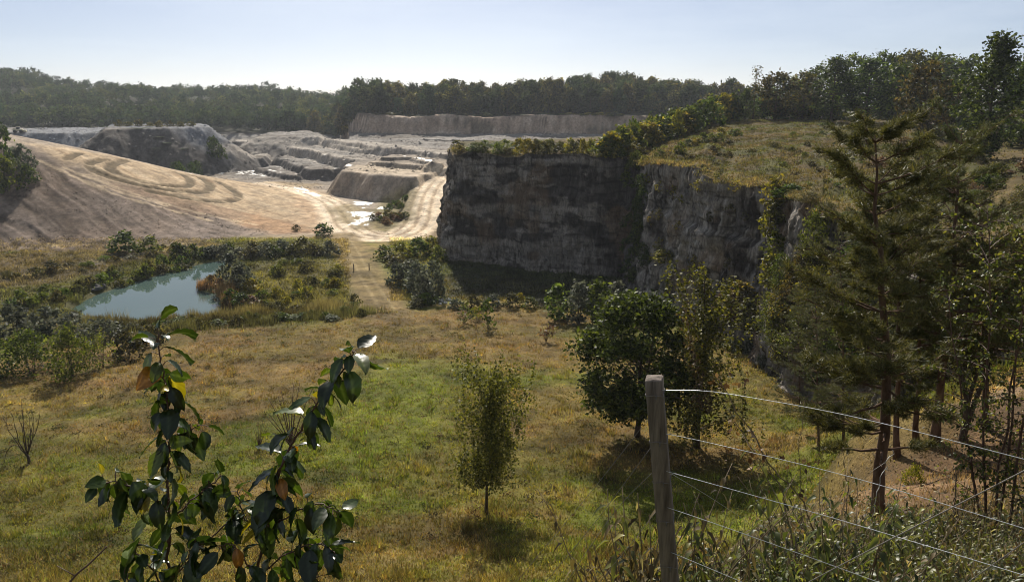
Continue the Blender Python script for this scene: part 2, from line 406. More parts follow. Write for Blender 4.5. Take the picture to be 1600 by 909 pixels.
mesa([(362, 221), (440, 227.5), (490, 236), (522, 244), (556, 250), (580, 252), (620, 236), (560, 222), (470, 217), (380, 217)], 24, 2.2, 12, 2)
mesa([(436, 247), (455, 254), (477, 262), (512, 265), (545, 262), (520, 255), (480, 249), (445, 243)], 28, 1.3, 13, 3)
mesa([(345, 226), (395, 233), (418, 241), (412, 247), (380, 246), (340, 240)], 27.5, 1.2, 14, 3)
mesa([(400, 263), (430, 259), (462, 270), (468, 273), (440, 271)], 30, 1.2, 15, 1)
mesa([(577, 253), (640, 256), (700, 262), (820, 268), (820, 244), (660, 244), (590, 246)], 22.3, 1.6, 16, 3.0)
mesa([(600, 245.5), (638, 246), (668, 254), (690, 254), (650, 243), (610, 242)], 21.2, 1.2, 17, 2.0)
mesa([(487, 220), (570, 234), (640, 241), (710, 248), (820, 252), (820, 226), (600, 222)], 22, 2, 18, 1.0)
mesa([(505, 217), (600, 230), (700, 241), (820, 246), (820, 224), (600, 218)], 20.3, 2, 19, 1.0)
mesa([(400, 214), (425, 207), (478, 205), (500, 209), (495, 214)], 19.8, 0.55, 20, 3)
mesa([(160, 203), (200, 201.5), (265, 201), (326, 199), (318, 194.5), (176, 195)], 13.6, 0.80, 21, 1.5)
mesa([(-60, 209), (30, 208), (95, 209), (150, 207), (165, 200), (-60, 200)], 17.8, 0.85, 22, 2)
mesa([(340, 226), (352, 228), (358, 232), (348, 232)], 26, 0.5, 23, 1)
# gullies running down the big grey heap are in the mesa wobble; now the forested slopes far behind
dt = lambda pts: np.interp(PXA, [p[0] for p in pts], [p[1] for p in pts])
hillY0 = dt([(-400, 520), (0, 520), (200, 510), (380, 500), (520, 480), (545, 420), (560, 404), (760, 396), (960, 392), (1200, 390)])
hill_top = dt([(-400, 34), (-50, 24), (60, 18), (130, 9), (250, 2), (400, -4), (540, -11), (600, -9), (800, -8), (960, -4), (1100, -9), (1300, -9)])
hillY1 = dt([(-400, 860), (0, 860), (250, 900), (500, 850), (560, 600), (700, 500), (1200, 480)])
wall = dt([(-400, 0), (520, 0), (548, 7), (562, 10), (640, 8), (700, 9.5), (760, 8), (850, 9.5), (960, 8.5), (1200, 9)])
wob = (fbm(XX / 26, YY / 60, 3, 31) - .5) * 26
dY = YY + wob - hillY0
base = np.maximum(ZZ - CAMZ, -24 - 2 * (PXA > 545)) * sstep(-40, 0, dY) + (ZZ - CAMZ) * (1 - sstep(-40, 0, dY))
base = np.where((PXA > 545) & (dY > -40), np.maximum(ZZ - CAMZ, -20.5 + 1.5 * sstep(-20, 5, dY)), base)
w = sstep(0, 5, dY) * wall + (fbm(XX / 13, YY / 9, 3, 37) - .5) * 2.4 * sstep(-2, 1, dY) * (1 - sstep(6, 12, dY)) * (wall > 3)
tt = np.clip((YY - hillY0 - 6) / np.maximum(hillY1 - hillY0 - 6, 1), 0, 1)
b0 = -24 + (5 + wall) * sstep(540, 562, PXA)
hz = np.where(dY > 4, b0 + (hill_top - b0) * (tt ** 0.85), base + w)
hz = np.where(dY > -40, hz, ZZ - CAMZ)
hz = hz + (fbm(XX / 70, YY / 70, 3, 41) - .5) * 24 * sstep(40, 160, YY - hillY0)
hz = np.where(YY > hillY1, hz - (YY - hillY1) * 0.03, hz)
ZZ = np.where(YY > 300, np.where(dY > -40, CAMZ + hz, ZZ), ZZ)

# ramp on which the haul road climbs beside the wall
xc = np.interp(YY, [178, 190, 215, 256, 300], [G(655, 350, 178)[0], G(660, 335, 190)[0], G(670, 305, 215)[0], G(690, 268, 256)[0], G(700, 258, 300)[0]])
zr = CAMZ - np.interp(YY, [170, 180, 256, 280], [31.2, 30.6, 24, 24]) - np.maximum(xc - 5 - XX + (fbm(XX / 4, YY / 4, 3, 47) - .5) * 3, 0) * .75
ZZ = np.where((YY > 172) & (YY < 300) & (XX > -70), np.maximum(ZZ, zr), ZZ)
# pond
POND = np.array([GZ(px, row, 30.05)[:2] for px, row in smooth_line([(108, 484), (140, 466), (200, 442), (290, 419), (335, 409), (352, 410), (346, 422), (324, 436), (313, 448), (318, 456), (341, 461), (352, 474), (344, 490), (300, 499), (240, 501), (165, 499), (108, 484)], 4)[:-1]])
k = (YY > 85) & (YY < 160) & (XX < 0)
pd = sdf(POND, XX[k], YY[k]) + (fbm(XX[k] / 2.5, YY[k] / 2.5, 3, 51) - .5) * 1.4
ZZ[k] = np.where(pd < 0.0, np.minimum(ZZ[k], -0.05 + np.maximum(pd, -3) * 0.35), np.minimum(ZZ[k], -0.05 + 0.1 + pd * 0.35 + 0.6 * sstep(0, 3, pd)))
# roughness of the soil everywhere
ZZ += (fbm(XX / 6, YY / 6, 3, 61) - .5) * 0.7 * sstep(22, 40, YY) * (1 - sstep(150, 170, YY)) + (fbm(XX / 1.3, YY / 1.3, 2, 62) - .5) * 0.22
ZZ += ((fbm(XX / 4, YY / 4, 4, 66) - .5) * .6 + (np.abs(fbm(XX / 9, YY / 9, 3, 67) - .5) < .03) * .35) * sstep(262, 290, YY) * (1 - sstep(480, 520, YY))
def look(A, x, y):                                    # bilinear lookup on the ground grid
    x = np.asarray(x, float); y = np.asarray(y, float)
    fi = np.interp(y, YR, np.arange(len(YR))); fj = np.clip(np.interp(x / (y + 8), BR, np.arange(NB)), 0, NB - 1.001)
    i = np.minimum(fi.astype(int), len(YR) - 2); j = fj.astype(int); a = fi - i; b = fj - j
    if A.ndim == 3: a = a[..., None]; b = b[..., None]
    return (A[i, j] * (1 - b) + A[i, j + 1] * b) * (1 - a) + (A[i + 1, j] * (1 - b) + A[i + 1, j + 1] * b) * a
YS = np.concatenate([np.arange(1.5, 60, .1), np.arange(60, 300, .3), np.arange(300, 1400, 1.0)])
def hit(px, row, ymin=0.0):
    d = ray(px, row); x = d[0] / d[1] * YS; z = CAMZ + d[2] / d[1] * YS
    g = look(ZZ, x, YS); k = np.nonzero((g >= z) & (YS >= ymin))[0]
    if len(k) == 0: k = [len(YS) - 1]
    i = k[0]; return np.array([x[i], YS[i], g[i]])
def hits(pts, ymin=0.0): return np.array([hit(px, row, ymin) for px, row in pts])
# furrows of the embankment
EMB = hits([(-180, 412), (0, 410), (150, 392), (300, 379), (430, 366), (420, 350), (330, 325), (200, 296), (110, 258), (60, 234), (-160, 224)], 100)
k = (YY > 140) & (YY < 240) & (XX < -20)
ed = sdf(EMB[:, :2], XX[k], YY[k]); em = 1 - sstep(-6, 3, ed)
sfur = (XX[k] * 0.62 + YY[k] * 0.78); along = XX[k] * .78 - YY[k] * .62
fz = fbm(sfur / 1.25 + (fbm(XX[k] / 20, YY[k] / 20, 2, 65) - .5) * 3, along / 14, 3, 63)
ZZ[k] += (fz - .5) * .7 * em
FUR = np.zeros_like(ZZ); FUR[k] = (fz - .5) * em

# ---------------- ground colours
C = np.zeros(ZZ.shape + (3,)); WET = np.zeros(ZZ.shape)
def lay(color, mask):
    global C
    C = C + (np.asarray(color) - C) * np.clip(mask, 0, 1)[..., None]
def region(pts, color, soft=3.0, wob=4.0, seed=0, ymin=0, strength=1.0, flat=None, wet=0.0):
    """colour a patch of soil inside the outline (photo pixels dropped on the terrain)"""
    poly = hits(pts, ymin)[:, :2] if flat is None else np.array([GZ(a, b, flat)[:2] for a, b in pts])
    lo = poly.min(0) - 3 * soft - wob * 2; hi = poly.max(0) + 3 * soft + wob * 2
    kk = (XX > lo[0]) & (XX < hi[0]) & (YY > lo[1]) & (YY < hi[1])
    x = XX[kk]; y = YY[kk]
    d = sdf(poly, x, y) + (fbm(x / (wob * 1.6 + .5), y / (wob * 1.6 + .5), 4, seed + 70) - .5) * 2 * wob
    mk = (1 - sstep(-soft, soft, d)) * strength
    if wet: mk = mk * (1 - sstep(.12, .3, slope[kk])) * sstep(.46, .55, fbm(x / 4, y / 8, 4, seed + 300))
    C[kk] = C[kk] + (np.asarray(color) - C[kk]) * mk[:, None]
    if wet: WET[kk] = np.maximum(WET[kk], mk * wet)
def stroke(pts, color, width, seed=0, ymin=0, strength=1.0, soft=0.4, wob=.6, wet=0.0, sm=6, off=0.0, deep=0.0):
    P = hits(smooth_line(pts, sm), ymin)[:, :2]
    if off:
        t = unit(np.gradient(P, axis=0)); P = P + np.stack([-t[:, 1], t[:, 0]], -1) * off
    lo = P.min(0) - width - 5; hi = P.max(0) + width + 5
    kk = (XX > lo[0]) & (XX < hi[0]) & (YY > lo[1]) & (YY < hi[1])
    x = XX[kk]; y = YY[kk]
    d = pdist(P, x, y) + (fbm(x / 2.5, y / 2.5, 3, seed + 90) - .5) * 2 * wob
    mk = (1 - sstep(width / 2 * (1 - soft), width / 2 * (1 + soft), d)) * strength
    C[kk] = C[kk] + (np.asarray(color) - C[kk]) * mk[:, None]
    if wet: WET[kk] = np.maximum(WET[kk], mk * wet)
    if deep: ZZ[kk] += -deep * mk / strength + deep * .7 * np.exp(-((d - width * .75) / (width * .22)) ** 2)
    return P
# meadow: dry and green grass
n1 = fbm(XX / 16, YY / 10, 4, 101); n2 = fbm(XX / 4, YY / 3, 4, 102); n3 = fbm(XX / 1.2, YY / 1.0, 3, 103)
DRY = np.array((.195, .145, .042)); GRN = np.array((.118, .128, .018)); RUST = np.array((.175, .108, .044)); STRAW = np.array((.28, .21, .085))
gm = sstep(.40, .56, n1 * .7 + n2 * .3)
C[:] = DRY; lay(GRN, gm); lay(RUST, sstep(.56, .70, fbm(XX / 9, YY / 5, 4, 104)) * .7); lay(STRAW, sstep(.60, .8, n3) * .35)
region([(-100, 600), (200, 515), (500, 505), (760, 485), (900, 500), (900, 560), (700, 550), (500, 590), (300, 600), (-100, 625)], RUST * 1.1, 4, 4, 1, 20, .6)
region([(590, 560), (720, 575), (730, 700), (560, 760), (480, 690), (560, 600)], GRN * 1.15, 3, 4, 2, 20, .75)
region([(620, 700), (900, 700), (860, 790), (620, 800)], GRN, 3, 4, 3, 20, .5)
region([(1130, 560), (1260, 560), (1330, 650), (1180, 650)], DRY * 1.1, 3, 3, 4, 30, .7)
region([(-100, 700), (200, 700), (300, 909), (-100, 909)], GRN * .85, 4, 4, 5, 20, .6)
# flats round the pond
FLAT = np.array((.085, .080, .028))
region([(-200, 520), (-200, 440), (60, 425), (200, 395), (330, 380), (540, 375), (560, 420), (590, 480), (420, 500), (250, 515), (80, 520)], FLAT, 3, 3, 6, 60)
region([(380, 420), (530, 410), (560, 470), (450, 490), (380, 470)], (.125, .105, .030), 4, 3, 7, 60, .8)
region([(620, 372), (690, 370), (690, 470), (640, 470), (600, 410)], (.11, .105, .03), 3, 3, 8, 60, .8)
region([(-200, 470), (-200, 396), (60, 394), (200, 381), (310, 374), (340, 384), (200, 412), (60, 447)], (.105, .078, .042), 2, 2, 9, 80, .9)
stroke([(-40, 442), (40, 432), (110, 418), (180, 404), (260, 392), (330, 384)], (.24, .185, .11), 2.6, 1, 80, .8)
stroke([(110, 414), (150, 411), (190, 404), (210, 398)], (.12, .105, .10), 3.2, 2, 80, .8)
region([(690, 405), (1000, 430), (1060, 460), (1000, 475), (860, 470), (700, 466)], (.030, .033, .022), 2, 1, 10, 60, .9)  # soil painted near black to deepen the cast shadow below the wall
# quarry floor and terraces
q = sstep(158, 172, YY + (fbm(XX / 12, YY / 12, 3, 105) - .5) * 14)
tone = fbm(XX / 30, YY / 18, 5, 106)
QC = np.array((.235, .19, .145)) + (tone[..., None] - .5) * np.array((.22, .19, .16))
C = C + (QC - C) * q[..., None]
far = sstep(250, 330, YY)
GREY = np.array((.165, .148, .130)) + (fbm(XX / 30, YY / 8, 5, 107)[..., None] - .5) * .26
C = C + (GREY - C) * (far * q)[..., None]
gy, gx = np.gradient(ZZ); slope = np.abs(gy) / np.gradient(YR)[:, None] + np.abs(gx) / (np.gradient(BR)[None] * (YY + 8))
st_m = sstep(.35, .8, slope) * sstep(235, 260, YY)
lay((.075, .066, .060), st_m * .9)
# embankment of bare earth, then its sunlit sandy shoulder
lay(np.array((.15, .118, .095)), 0 * ZZ)
kk = k; Ck = C[kk]; ecol = np.array((.155, .118, .092)) + FUR[kk][:, None] * np.array((.16, .13, .11)) * 1.0 + (fbm(XX[kk] / 14, YY[kk] / 14, 3, 108)[:, None] - .5) * .08
em2 = (1 - sstep(-4, 5, sdf(EMB[:, :2], XX[kk], YY[kk]) + (fbm(XX[kk] / 9, YY[kk] / 9, 3, 109) - .5) * 8))
C[kk] = Ck + (ecol - Ck) * em2[:, None]
SAND = [(30, 222), (62, 226), (200, 249), (300, 272), (420, 287), (505, 303), (535, 330), (545, 350), (535, 368), (450, 366), (395, 352), (330, 330), (230, 303), (150, 280), (90, 248)]
region(SAND, (.36, .265, .165), 4, 5, 12, 140)
region([(390, 335), (470, 345), (500, 362), (430, 366), (380, 352)], (.27, .15, .075), 3, 4, 13, 140, .7)
region([(180, 290), (280, 305), (400, 335), (380, 348), (250, 318)], (.25, .16, .10), 3, 4, 14, 140, .6)
sw = fbm((XX * .55 + YY * .83) / 1.6, (XX * .83 - YY * .55) / 18, 4, 110)
kk2 = (YY > 140) & (YY < 262) & (XX < -20)
lay((.45, .35, .235), sstep(.58, .72, sw) * kk2 * sstep(.3, .36, C[..., 0]) * .6)
lay((.24, .155, .085), sstep(.60, .75, 1 - sw) * kk2 * sstep(.28, .36, C[..., 0]) * .6)
TRK = (.085, .062, .032)
for i, ln in enumerate([[(196, 251), (178, 257), (172, 266), (205, 281), (250, 290), (285, 292), (298, 286), (290, 276), (272, 269)],
           [(165, 250), (143, 254), (140, 262), (165, 275), (230, 293), (295, 301), (322, 299), (328, 290), (315, 279), (300, 275)],
           [(232, 299), (300, 312), (345, 316), (369, 312), (371, 304), (355, 292), (335, 283)], [(105, 248), (112, 244), (122, 240)]]):
    stroke(ln, TRK, 2.4, i, 150, .85, .35, .35, deep=.30)
for i, ln in enumerate([[(100, 262), (200, 300), (300, 330), (400, 352)], [(130, 255), (260, 300), (400, 335)], [(220, 282), (330, 312), (440, 330)], [(110, 275), (200, 310), (330, 345)], [(60, 250), (140, 285), (260, 322)], [(330, 300), (420, 320), (500, 345)]]):
    stroke(ln, (.50, .385, .25), 1.0, i + 9, 150, .6, .5, .4)
# haul road and its ruts
RD = [(415, 287), (470, 299), (510, 314), (528, 332), (540, 352), (565, 367), (600, 372), (635, 366), (655, 350), (661, 328), (668, 304), (682, 284), (700, 272)]
region([(430, 286), (500, 300), (535, 325), (548, 352), (570, 366), (500, 366), (470, 345), (470, 318)], (.40, .265, .16), 3, 4, 22, 150, .7)
region([(640, 340), (690, 300), (690, 372), (650, 366)], (.22, .155, .085), 3, 3, 16, 150, .9)
region([(560, 362), (600, 366), (640, 350), (655, 300), (600, 312), (575, 340)], (.15, .125, .05), 2, 3, 23, 150, .85)
stroke(RD, (.60, .48, .34), 10.5, 20, 150, 1, .3, 1.2)
for o in (-3.4, -1.9, -.5, .9, 2.3, 3.6): stroke(RD, (.30, .22, .145) if o in (-1.9, .9, 3.6) else (.60, .50, .38), .9, 21, 150, .7, .5, .25, off=o, deep=.14 if o in (-1.9, .9, 3.6) else 0)
region([(540, 268), (632, 276), (690, 285), (690, 264), (560, 258)], (.40, .32, .23), 3, 3, 17, 150, .8)
region([(330, 276), (540, 272), (500, 300), (420, 288)], (.36, .285, .205), 4, 4, 18, 200, .7)
region([(420, 284), (500, 288), (480, 296)], (.28, .20, .10), 4, 3, 19, 200, .6)
# grassy track in front of the road
PT = [(535, 368), (550, 390), (568, 425), (588, 458), (612, 492)]
stroke(PT, (.19, .135, .06), 7.0, 30, 80, .85, .4, .8)
for o in (-.9, .9): stroke(PT, (.30, .23, .12), .5, 31, 80, .42, .5, .1, off=o)
# scree on the sides of the headland, greened pit edge
region([(600, 310), (650, 292), (655, 330), (630, 355), (590, 362)], (.14, .115, .055), 2, 3, 24, 170, .8)
region([(505, 330), (535, 318), (600, 330), (600, 358), (555, 360)], (.17, .13, .055), 2, 3, 25, 170, .7)
# grey heap
region([(20, 240), (20, 205), (160, 197), (330, 194), (350, 262), (300, 275), (180, 262)], (.155, .16, .172), 6, 8, 26, 330, .9)
lay((.20, .20, .20), (sstep(.62, .74, fbm(PXA / 7, YY / 60, 3, 111)) * (YY > 345) * (YY < 440) * (PXA < 345) * .6))
# soil of the near slope on the right
region([(1290, 800), (1330, 740), (1400, 700), (1480, 690), (1560, 600), (1680, 560), (1700, 760), (1540, 800), (1400, 830)], (.205, .125, .068), 2.0, 3.0, 27, 12, .95)
region([(1500, 640), (1560, 600), (1640, 580), (1620, 650), (1530, 690)], (.30, .20, .115), .8, 1, 28, 12, .7)
region([(1000, 860), (1300, 800), (1700, 820), (1700, 1100), (1000, 1100)], (.10, .075, .04), 1.0, 1.5, 29, 2, .8)
# forest floor, far cliff
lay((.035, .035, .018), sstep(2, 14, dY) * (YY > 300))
fc = sstep(-1, 1, dY) * (1 - sstep(6, 11, dY)) * (wall > 4) * (YY > 300)
lay((.30, .222, .165), fc); lay((.40, .32, .25), fc * sstep(.50, .65, fbm(XX / 14, ZZ / 1.6, 4, 112)) * .6); lay((.06, .05, .035), fc * sstep(.56, .68, fbm(XX / 16, ZZ / 3, 4, 113)) * .7)
# wet marl and puddles
WHT = (.56, .54, .50)
for i, (pts, fl) in enumerate([([(345, 262), (400, 260), (440, 270), (425, 273), (350, 271)], 32), ([(412, 247), (430, 241), (436, 244), (432, 252), (455, 262), (477, 270), (466, 273), (440, 263), (415, 255)], 29),
                  ([(460, 293), (478, 295), (505, 307), (490, 306), (466, 299)], 32), ([(553, 330), (590, 332), (598, 344), (575, 352), (552, 350)], 32), ([(556, 315), (590, 318), (600, 326), (570, 326)], 32),
                  ([(595, 243), (640, 246), (690, 252), (690, 260), (640, 250)], 21), ([(480, 247), (520, 254), (545, 259), (520, 259)], 28), ([(640, 262), (690, 268), (690, 262), (650, 259)], 24), ([(300, 272), (345, 272), (340, 277), (310, 278)], 32)]):
    region(pts, WHT, 1.0, 2.6, 40 + i, 170, .9, None, 1.0)
for i, ln in enumerate([[(362, 219), (430, 222), (470, 224)], [(440, 228), (490, 237), (555, 251)], [(500, 216), (600, 226), (700, 238)], [(490, 220), (580, 235), (690, 247)], [(340, 232), (400, 241), (420, 243)]]):
    stroke(ln, (.32, .28, .235), 7, 60 + i, 280, .8, .5, 2)
C *= (0.45 + 1.1 * fbm(XX / 2.2, YY / 2.2, 4, 120))[..., None]
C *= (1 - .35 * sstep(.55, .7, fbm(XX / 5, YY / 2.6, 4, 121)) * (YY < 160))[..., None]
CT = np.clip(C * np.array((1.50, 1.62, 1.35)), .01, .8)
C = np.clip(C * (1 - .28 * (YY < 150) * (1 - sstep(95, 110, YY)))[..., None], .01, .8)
nY = len(YR); ii = np.arange(nY - 1)[:, None] * NB; jj = np.arange(NB - 1)[None]
GQ = np.stack([ii + jj, ii + jj + 1, ii + NB + jj + 1, ii + NB + jj], -1).reshape(-1, 4)
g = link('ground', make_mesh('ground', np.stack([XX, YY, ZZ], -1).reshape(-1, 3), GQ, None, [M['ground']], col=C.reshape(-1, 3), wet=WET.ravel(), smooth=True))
tag(g, kind='structure')

# ------------------------------------------------------------------ pond water
m, nt, out = new_mat('pond_water')
p = nt.nodes.new('ShaderNodeBsdfPrincipled'); p.inputs['Base Color'].default_value = (.056, .088, .078, 1); p.inputs['Roughness'].default_value = .03; p.inputs['IOR'].default_value = 1.33
tc = nt.nodes.new('ShaderNodeTexCoord'); nn = noise(nt, 1.6, 4, .6, tc.outputs['Object']); b = nt.nodes.new('ShaderNodeBump'); b.inputs['Strength'].default_value = .06; b.inputs['Distance'].default_value = .04
nt.links.new(nn.outputs[0], b.inputs['Height']); nt.links.new(b.outputs[0], p.inputs['Normal']); nt.links.new(p.outputs[0], out.inputs[0])
M['water'] = m
wp = np.array([GZ(px, row, 30.05)[:2] for px, row in ((95, 500), (95, 470), (180, 435), (330, 402), (365, 404), (372, 470), (360, 500))])
cx, cy = wp.mean(0)
me = make_mesh('water', [(x, y, -0.05) for x, y in wp] + [(cx, cy, -0.05)], None, [(i, (i + 1) % len(wp), len(wp)) for i in range(len(wp))], [m])
tag(link('water', me), kind='structure')

# ------------------------------------------------------------------ CLIFF and the plateau above it
EDGE = [G(712, 236, 175), G(703, 240, 144), G(700, 242, 138), G(760, 241, 136), G(860, 243, 132), G(960, 247, 128), G(1004, 250, 125), G(1040, 256, 112), G(1110, 270, 98), G(1190, 289, 86), G(1280, 327, 69), G(1380, 360, 58), G(1500, 400, 47), G(1680, 440, 38), G(1900, 450, 34)]
EDGE = np.array(EDGE)
BACK = np.array([G(716, 222, 186), G(715, 220, 188), G(720, 219, 190), G(760, 218, 192), G(850, 217, 193), G(950, 214, 195), G(1020, 205, 196), G(1090, 196, 198), G(1150, 189, 200), G(1200, 187, 205), G(1290, 186, 210), G(1400, 184, 215), G(1520, 183, 215), G(1700, 180, 210), G(1900, 175, 200)])
def resample(P, Q, step):
    d = np.concatenate([[0], np.cumsum(np.linalg.norm(np.diff(P[:, :2], axis=0), axis=1))]); n = int(d[-1] / step)
    s = np.linspace(0, d[-1], n); f = lambda A: np.stack([np.interp(s, d, A[:, i]) for i in range(3)], -1)
    return f(P), f(Q), s
E, B_, S_ = resample(EDGE, BACK, 0.17)
for _ in range(40):
    E[1:-1] = (E[:-2] + 2 * E[1:-1] + E[2:]) / 4; B_[1:-1] = (B_[:-2] + 2 * B_[1:-1] + B_[2:]) / 4
tan = unit(np.gradient(E, axis=0) * [1, 1, 0]); NRM = np.stack([tan[:, 1], -tan[:, 0], 0 * tan[:, 0]], -1)   # outwards (towards the viewer)
E0 = E.copy()
E = E + NRM * ((fbm(S_ / 6, S_ * 0, 5, 201) - .5) * 4.6)[:, None]
E[:, 2] += (fbm(S_ / 6, S_ * 0 + 3, 5, 202) - .5) * 2.6
bot = look(ZZ, E[:, 0] + NRM[:, 0] * 2, E[:, 1] + NRM[:, 1] * 2) - 1.2
nr = 120
tv = np.linspace(0, 1, nr)[:, None]
z = E[None, :, 2] * (1 - tv) + bot[None] * tv
ss = np.broadcast_to(S_[None], z.shape)
flute = (fbm(ss / .8, z / 6, 4, 203) - .5) * 1.0 + (fbm(ss / 3.2, z / 5, 5, 204) - .5) * 2.0 + (fbm(ss / 1.3, z / 1.5, 3, 216) - .5) * 1.1 + (fbm(ss / 9, z / .7, 3, 205) - .5) * .35
flute = np.round(flute / .35 + (fbm(ss / 2, z / 2, 2, 217) - .5)) * .35 * .45 + flute * .55      # blocky joints
batter = tv * .9 + .9 * sstep(.85, 1.0, tv) ** 2
ledge = sstep(.32, .36, tv + (fbm(ss / 8, z * 0, 2, 206) - .5) * .1) * .7 + sstep(.62, .66, tv + (fbm(ss / 8, z * 0 + 2, 2, 207) - .5) * .1) * .7
off = (flute * sstep(0, .06, tv) + batter + ledge)
CV = np.stack([E[None, :, 0] + NRM[None, :, 0] * off, E[None, :, 1] + NRM[None, :, 1] * off, z], -1)
# rock colours: pale marl beds between weathered black-stained beds
sB = S_[int(np.argmin(np.linalg.norm(E0[:, :2] - EDGE[6][:2], axis=1)))]
face1 = 1 - sstep(sB - 2, sB + 6, ss)                     # first (left) face
lc = np.ones(z.shape + (3,)) * (np.array((.235, .205, .175)) * face1[..., None] + np.array((.19, .168, .14)) * (1 - face1[..., None]))
wz = tv + (fbm(ss / 6, z / 3, 6, 208) - .5) * .34
dark = np.maximum.reduce([1 - sstep(.10, .17, np.abs(wz - .26)), (1 - sstep(.07, .13, np.abs(wz - .60))), sstep(.93, 1.0, wz), (1 - sstep(.02, .05, wz))]) * sstep(.36, .44, fbm(ss / 4, z / 2, 6, 209))
cor = np.exp(-((ss - sB + 1 + (fbm(ss * 0, z / 3, 3, 232) - .5) * 6) / 4.5) ** 2)
dark = np.clip(cor * 1.1 + dark * face1 * 1.0 + (1 - face1) * sstep(.47, .58, fbm(ss / .9, z / 7, 5, 210) * .45 + fbm(ss / 4, z / 3.5, 5, 211) * .55), 0, 1)
lc = lc + (np.array((.040, .034, .031)) - lc) * (dark * .94)[..., None]
lc *= (.65 + .7 * fbm(ss / .7, z / .6, 4, 230))[..., None]; lc *= (1 - .30 * sstep(.58, .66, fbm(ss / 6, z / .28, 3, 231)))[..., None]
strk = sstep(.50, .62, fbm(ss / .45, z / 5, 4, 212)) * (.4 + .6 * (1 - face1))
lc = lc + (np.array((.34, .32, .30)) - lc) * (strk * .6 * (1 - dark * .6))[..., None]
lc = lc + (np.array((.20, .13, .075)) - lc) * (sstep(.56, .68, fbm(ss / 5, z / 5, 3, 213)) * .45)[..., None]
jl = np.abs(np.mod(z / 1.9 + (fbm(ss / 5, z / 5, 3, 240) - .5) * 1.3, 1) - .5) < .07
lc *= np.where(jl & (fbm(ss / 3, z / 1.2, 3, 241) > .47), .50, 1.0)[..., None]
crk = np.abs(fbm(ss / 1.4, z / 9, 3, 242) - .5) < .012
lc *= np.where(crk, .38, 1.0)[..., None]
brk = sstep(.60, .66, fbm(ss / 1.6, z / 1.1, 3, 243)); lc = lc + (np.array((.33, .29, .25)) - lc) * (brk * .55 * (1 - .7 * dark))[..., None]
n = z.shape[1]; i = np.arange(nr - 1)[:, None] * n; j = np.arange(n - 1)[None]
Qc = np.stack([i + j, i + n + j, i + n + j + 1, i + j + 1], -1).reshape(-1, 4)
cl = link('cliff', make_mesh('cliff', CV.reshape(-1, 3), Qc, None, [M['cliff']], col=lc.reshape(-1, 3), wet=np.zeros(z.size), smooth=True))
tag(cl, kind='structure')
# plateau sheet: ruled between the cliff edge and the back edge, then a skirt going down behind
nt_ = 130; tp = (np.linspace(0, 1, nt_) ** 1.25)[:, None]
PV = E[None] * (1 - tp[..., None]) + B_[None] * tp[..., None]
px_, py_ = PV[..., 0], PV[..., 1]
amp = sstep(0, .05, tp)
PV[..., 2] += ((fbm(px_ / 14, py_ / 14, 3, 220) - .5) * 2.6 + (fbm(px_ / 2.2, py_ / 2.2, 3, 221) - .5) * .9) * amp * (1 - .4 * tp)
sk = PV[-1:] + np.array([0, 25, -6.0])
sk2 = PV[-1:] + np.array([0, 70, 0.0]); sk2[..., 2] = -3.5
PV = np.concatenate([PV, sk, sk2]); 
px_, py_ = PV[..., 0], PV[..., 1]
pc = np.ones(PV.shape) * np.array((.175, .125, .050))
pg = sstep(.40, .56, fbm(px_ / 9, py_ / 9, 4, 222))
pc = pc + (np.array((.105, .105, .026)) - pc) * (pg * .85)[..., None]
pc *= (.5 + fbm(px_ / 2.0, py_ / 2.0, 4, 229))[..., None]
pc = pc + (np.array((.125, .088, .036)) - pc) * (sstep(.5, .60, fbm(px_ / 3.5, py_ / 3.5, 4, 223)) * .7)[..., None]
pc = pc + (np.array((.25, .18, .075)) - pc) * ((1 - sstep(.02, .10, np.broadcast_to(np.concatenate([tp, [[1], [1]]]), px_.shape) + (fbm(px_ / 6, py_ / 6, 3, 224) - .5) * .08)) * .8)[..., None]
i = np.arange(len(PV) - 1)[:, None] * n
Qp = np.stack([i + j, i + j + 1, i + n + j + 1, i + n + j], -1).reshape(-1, 4)
pl = link('hill', make_mesh('hill', PV.reshape(-1, 3), Qp, None, [M['ground']], col=pc.reshape(-1, 3) * .6, wet=np.zeros(px_.size), smooth=True))
tag(pl, kind='structure')
PVX = PV[:nt_]; PROJX, PROJY, _ = proj(PVX)
def phit(px, row):                                     # nearest plateau point to a photo position
    d = (PROJX - px) ** 2 + ((PROJY - row) * 1.5) ** 2
    return PVX.reshape(-1, 3)[int(np.argmin(d))].copy()
def chit(px, row):                                     # nearest cliff-face point
    X, Yp, _ = proj(CV); d = (X - px) ** 2 + (Yp - row) ** 2; q = int(np.argmin(d)); i, j = divmod(q, n)
    return CV[i, j].copy(), NRM[j].copy()
